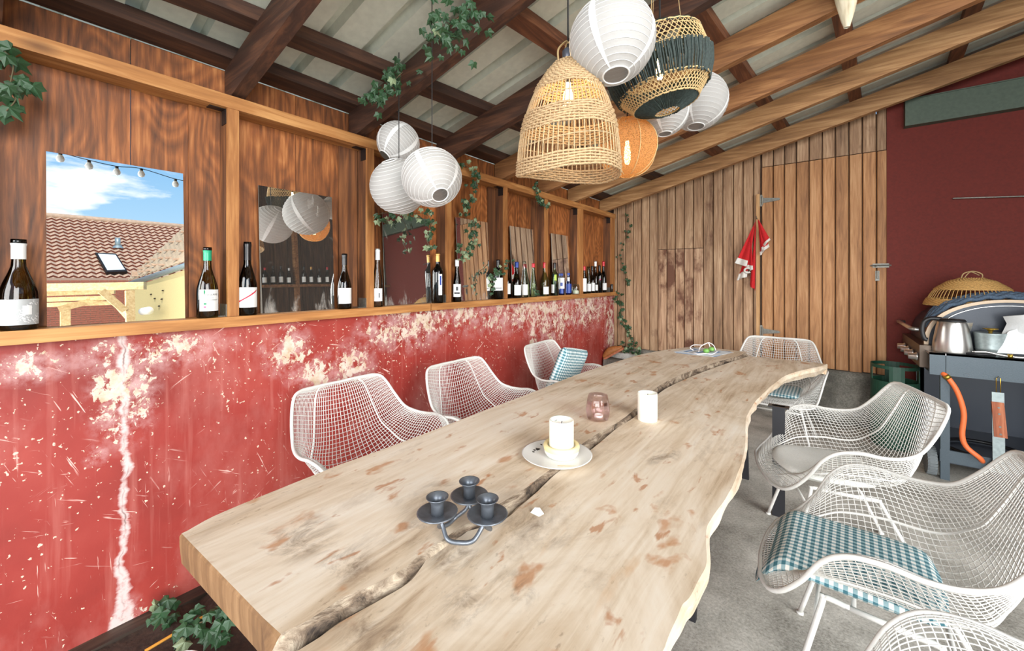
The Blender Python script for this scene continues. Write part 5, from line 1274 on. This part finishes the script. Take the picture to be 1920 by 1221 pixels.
# upturned basket and scarf on the hood
hx = ay(1815, 560, 4.45).x
bk = thing('rattan_basket', 'upturned golden rattan basket lampshade resting on the barbecue hood', 'basket', (hx + .02, 4.47, zt + .30)); NS = 60
def brad(t): return interp([(0, (.06, 0, 0)), (.12, (.12, 0, 0)), (.4, (.19, 0, 0)), (.7, (.225, 0, 0)), (1, (.25, 0, 0))], t).x
HBk = .205; mb = MB()
for k in range(NS): th = 2 * math.pi * k / NS; mb.tube([(brad(i / 8) * math.cos(th), brad(i / 8) * math.sin(th), HBk * (1 - i / 8)) for i in range(9)], .0026, 4)
mb.build('stakes', M['wicker2'], bk, True)
for t0, t1, rows in ((0, .42, 17), (.75, 1, 8)):
    mb = MB()
    for q in range(rows):
        t_ = t0 + (t1 - t0) * (q + .5) / rows; pts = []
        for k in range(NS * 2): th = math.pi * k / NS; pts.append(((brad(t_) + (.003 if ((k // 2 + q) % 2) else -.003)) * math.cos(th), (brad(t_) + (.003 if ((k // 2 + q) % 2) else -.003)) * math.sin(th), HBk * (1 - t_)))
        mb.tube(pts, .0052, 4, closed=True)
    mb.build('woven_band', M['wicker2'], bk, True)
MB().tube(smooth_pts([(-.05, 0, HBk), (-.035, .01, HBk + .035), (.01, 0, HBk + .05), (.05, -.01, HBk + .03), (.055, 0, HBk)], 6), .004, 6).tube(smooth_pts([(-.03, .03, HBk), (0, .02, HBk + .045), (.045, .02, HBk + .02)], 6), .0035, 6).build('handle_loop', M['string'], bk, True)
def hz(x): 
    c = max(-1, min(1, (x0 + .42 - x) / .40)); return zt + .01 + .345 * math.sin(math.acos(c)) ** .75
scf = thing('knitted_scarf', 'blue-grey knitted scarf draped over the top of the barbecue hood', 'scarf', (x0 + .2, YQ + .33, zt + .2))
for j in range(6):
    pts = []
    for i in range(40):
        x = x0 + .03 + (.62) * i / 39; y = YQ + .30 + .025 * j + .006 * math.sin(i * .9 + j); pts.append((x - x0 - .2, y - YQ - .33, hz(x) + .022 + .007 * math.sin(i * 1.1 + j * 2) + .018 * min(1, j / 3) - zt - .2))
    MB().tube(pts, .015, 7).build('knit_strand', M['scarf'], scf, True)
# ---- gas bottle
gp = ay(1677, 690, 4.50); gs = thing('gas_bottle', 'dark green gas bottle with a pierced collar beside the barbecue', 'gas bottle', (gp.x, 4.50, 0))
GH = .44
MB().lathe([(0, 0), (.14, 0), (.15, .02), (.155, .05), (.155, GH - .1), (.145, GH - .04), (.11, GH - .005), (.06, GH + .01), (0, GH + .015)], 36).build('tank', M['gas'], gs, True)
P = []
for z in (GH - .05, GH + .06, GH + .09, GH + .19, GH + .215): P.append(z)
mb = MB(); n = 40
for (za, zb2), holes in zip(zip(P[:-1], P[1:]), (0, 0, 1, 0)):
    for k in range(n):
        a, b = 2 * math.pi * k / n, 2 * math.pi * (k + 1) / n
        if holes and (k % 20) in (12, 13, 14, 15, 16, 17, 2, 3, 4, 5, 6, 7): continue
        r_ = .142; mb.hexa([(r_ * math.cos(a), r_ * math.sin(a), za), (r_ * 1.04 * math.cos(a), r_ * 1.04 * math.sin(a), za), (r_ * 1.04 * math.cos(b), r_ * 1.04 * math.sin(b), za), (r_ * math.cos(b), r_ * math.sin(b), za),
                           (r_ * math.cos(a), r_ * math.sin(a), zb2), (r_ * 1.04 * math.cos(a), r_ * 1.04 * math.sin(a), zb2), (r_ * 1.04 * math.cos(b), r_ * 1.04 * math.sin(b), zb2), (r_ * math.cos(b), r_ * math.sin(b), zb2)])
mb.build('collar', M['gas'], gs)
MB().lathe([(0, 0), (.022, 0), (.022, .05), (.03, .055), (.03, .09), (0, .095)], 16, (0, 0, GH + .01)).build('valve', M['brass'], gs, True)

# ================================================================== OUTSIDE (seen in the clear mirror)
mp_, mn = Vector(m1.location), Vector((math.cos(an1), 0, math.sin(an1)))
def mir(px, py, X):
    """place seen in the clear mirror at a pixel, on the plane x = X"""
    d = ray(px, py); hit = CAM + d * ((mp_ - CAM).dot(mn) / d.dot(mn)); d = d - 2 * d.dot(mn) * mn
    return hit + d * ((X - hit.x) / d.x)
# main house: tiled roof facing the shed
A, B = mir(60, 404, 21), mir(60, 529, 17); rz0, ez0 = A.z, B.z
y0h, y1h = -6.0, 16.0
hm = thing('tiled_house', 'house with a weathered clay tile roof and brick wall beyond the yard', 'house', (18, 4, -.03))
def hl(v): return Vector(v) - Vector((18, 4, -.03))
rows, cols = 18, 90; P = []
for i in range(rows):
    for e in (0, 1):
        t_ = (i + e) / rows; x = 17 + 4 * t_; zb_ = ez0 + (rz0 - ez0) * t_ + (.055 if e == 0 else .0)
        P.append([hl((x - (.04 if e == 0 else 0), y0h + (y1h - y0h) * k / (cols * 4), zb_ + .035 * math.sin(k * math.pi / 2))) for k in range(cols * 4 + 1)])
mb = MB()
for i in range(len(P) - 1): mb.grid(P[i:i + 2], i % 2)      # lichen-pale tile tops, red noses darkened to paint shadow lines between courses
rf = mb.build('roof_tiles', [M['tile'], M['tile_nose_shade']], hm); rf['kind'] = 'stuff'
MB().box(16.6, 16.75, y0h, y1h, -.03, ez0 + .1).xf(Matrix.Translation((-18, -4, .03))).build('brick_wall', M['mortar'], hm)
mb = MB(); zc = -.03; i = 0
while zc < ez0:
    y = -1.0 + (.12 if i % 2 else 0)
    while y < 9: mb.box(16.585, 16.6, y, y + .225, zc, zc + .062); y += .24
    zc += .075; i += 1
bk_ = mb.xf(Matrix.Translation((-18, -4, .03))).build('brick', M['brick'], hm); bk_['kind'] = 'stuff'
MB().tube([hl((21, y0h, rz0 + .05)), hl((21, y1h, rz0 + .05))], .12, 8).build('ridge', M['tile'], hm, True)
# skylight and vent on the roof
def on_roof(px, py):
    lo, hi = 0.0, 1.0
    for _ in range(30):
        md = (lo + hi) / 2; v = mir(px, py, 17 + 4 * md)
        if v.z > ez0 + (rz0 - ez0) * md: lo = md
        else: hi = md
    return mir(px, py, 17 + 4 * lo)
nrm = Vector((-(rz0 - ez0), 0, 4)).normalized()
Qs = [on_roof(a, b) for a, b in ((199, 517), (238, 515), (217, 482), (178, 480))]
MB().hexa([hl(v + nrm * .03) for v in Qs] + [hl(v + nrm * .16) for v in Qs]).build('skylight_frame', M['iron_dark'], hm)
cQ = sum(Qs, Vector()) / 4; Q2 = [cQ + (v - cQ) * .84 for v in Qs]
MB().hexa([hl(v + nrm * .15) for v in Q2] + [hl(v + nrm * .175) for v in Q2]).build('skylight_pane', M['skylight'], hm)
v = on_roof(221, 466); MB().tube([hl(v), hl(v + Vector((0, 0, .45)))], .09, 12).lathe([(.2, 0), (.12, .12)], 12, tuple(hl(v))).build('roof_vent', M['zinc'], hm, True)
# cream annex on the right
cr_ = thing('cream_annex', 'cream rendered annex with pale tiled roof and grey gutter beyond the yard', 'house', (12, 7, -.03))
def cl(v): return Vector(v) - Vector((12, 7, -.03))
g0, g1, g2 = mir(243, 533, 13), mir(345, 499, 10.5), mir(420, 474, 9)
w0, w1 = mir(243, 680, 13), mir(420, 680, 9)
q = [Vector((g0.x, g0.y, -.03)), Vector((g2.x, g2.y, -.03))]; dn = Vector((3, 1.0, 0))
MB().hexa([cl(q[0]), cl(q[1]), cl(q[1] + dn), cl(q[0] + dn), cl(g0 + Vector((0, 0, -.12))), cl(g2 + Vector((0, 0, -.12))), cl(g2 + dn + Vector((0, 0, -.12))), cl(g0 + dn + Vector((0, 0, -.12)))]).build('rendered_wall', M['cream'], cr_)
MB().tube([cl(g0), cl(g1), cl(g2)], .085, 10).build('gutter', M['zinc'], cr_, True)
t0, t1 = mir(243, 531, 13.3), mir(345, 435, 13.3)
T2 = t1 + (t1 - t0) * .4; P = []
for i in range(15):
    t_ = i / 14; row = []
    for k in range(41):
        s_ = k / 40; lo = g0.lerp(g2, s_); hi_ = t0.lerp(T2, s_); row.append(cl(lo.lerp(hi_, t_) + Vector((-.05, -.02, .10 + (.03 if k % 2 else 0)))))
    P.append(row)
MB().slab(P, .03).build('annex_roof', M['tile2'], cr_)
for i in range(5):
    for k in range(6):
        t_, s_ = (i + .6) / 5.5, (k + .5 + .5 * (i % 2)) / 6.5
        v = g0.lerp(g2, s_).lerp(t0.lerp(T2, s_), t_) + Vector((-.09, -.04, .14)); MB().box(-.09, .0, -.09, .09, 0, .05).build('snow_guard', M['tile'], cr_, False, cl(v))
v = mir(268, 584, 11.6); MB().tube([cl(v), cl(v + Vector((-.45, .05, 0)))], .11, 14).build('flue_pipe', M['wax'], cr_, True)
for a, b in ((283, 552), (290, 560), (305, 545), (303, 561), (298, 574)):
    f_ = (a - 243) / (345 - 243); v = mir(a, b, 13 - 2.5 * f_ - .02); MB().tube([cl(v + Vector((-.02, 0, 0))), cl(v + Vector((.05, 0, 0)))], .02, 8).build('wall_hole', M['iron_dark'], cr_)
# pine pergola
pg = thing('pine_pergola', 'new pine pergola of beams, posts and diagonal braces in the yard', 'pergola', (7.5, 2.5, -.03))
def pgl(v): return Vector(v) - Vector((7.5, 2.5, -.03))
def beam(name, a, b, wd, ht, m=None):
    d = (b - a).normalized(); s_ = d.cross(Vector((0, 0, 1))); s_ = s_.normalized() if s_.length > .01 else Vector((0, 1, 0)); u = s_.cross(d)
    c = [pgl(x + s_ * (i * wd / 2) + u * (j * ht / 2)) for x in (a, b) for i, j in ((-1, -1), (1, -1), (1, 1), (-1, 1))]
    return MB().hexa(c).build(name, M['pergola'], pg)
top = mir(120, 536, 8).z
L0, L1 = mir(60, 540, 8.6), mir(272, 536, 7.4)
beam('top_beam', L0, L1, .12, .16); 
for i, py in enumerate((549, 560, 570)): beam('rafter', mir(60, py + 3, 8.8 + i * .3), mir(215, py - 2, 8.2 + i * .3), .08, .09)
pt_ = mir(243, 545, 7.55); beam('post', Vector((pt_.x, pt_.y, -.03)), pt_, .14, .14)
pt2 = mir(122, 570, 10); beam('post', Vector((pt2.x, pt2.y, -.03)), pt2, .16, .16)
beam('brace', mir(190, 545, 7.5), mir(234, 583, 7.5), .07, .13); beam('brace', mir(110, 580, 8.8), mir(205, 556, 8.6), .07, .12); beam('brace', mir(215, 566, 7.9), mir(245, 600, 7.6), .07, .10)
# festoon bulbs along the eave of the open side
fs_ = thing('festoon_lights', 'string of clear festoon bulbs under the eave of the open side', 'string lights', (2.75, 1, 2.6)); bp = [mir(a, b, 2.75) for a, b in ((60, 285), (113, 297), (167, 311), (219, 322), (265, 326), (329, 345), (372, 352))]
bo_ = Vector((2.75, 1, 2.6))
MB().tube(smooth_pts([p + Vector((0, 0, .07)) - bo_ for p in bp], 5), .005, 6).build('cable', M['cord'], fs_, True)
for p in bp:
    MB().tube([p - bo_ + Vector((0, 0, .07)), p - bo_ + Vector((0, 0, .03))], .018, 8).build('bulb_socket', M['cord'], fs_)
    MB().lathe([(0, -.05), (.03, -.035), (.038, -.005), (.028, .025), (.016, .04)], 16, tuple(p - bo_)).build('glass_bulb', M['paper_rib'], fs_, True)
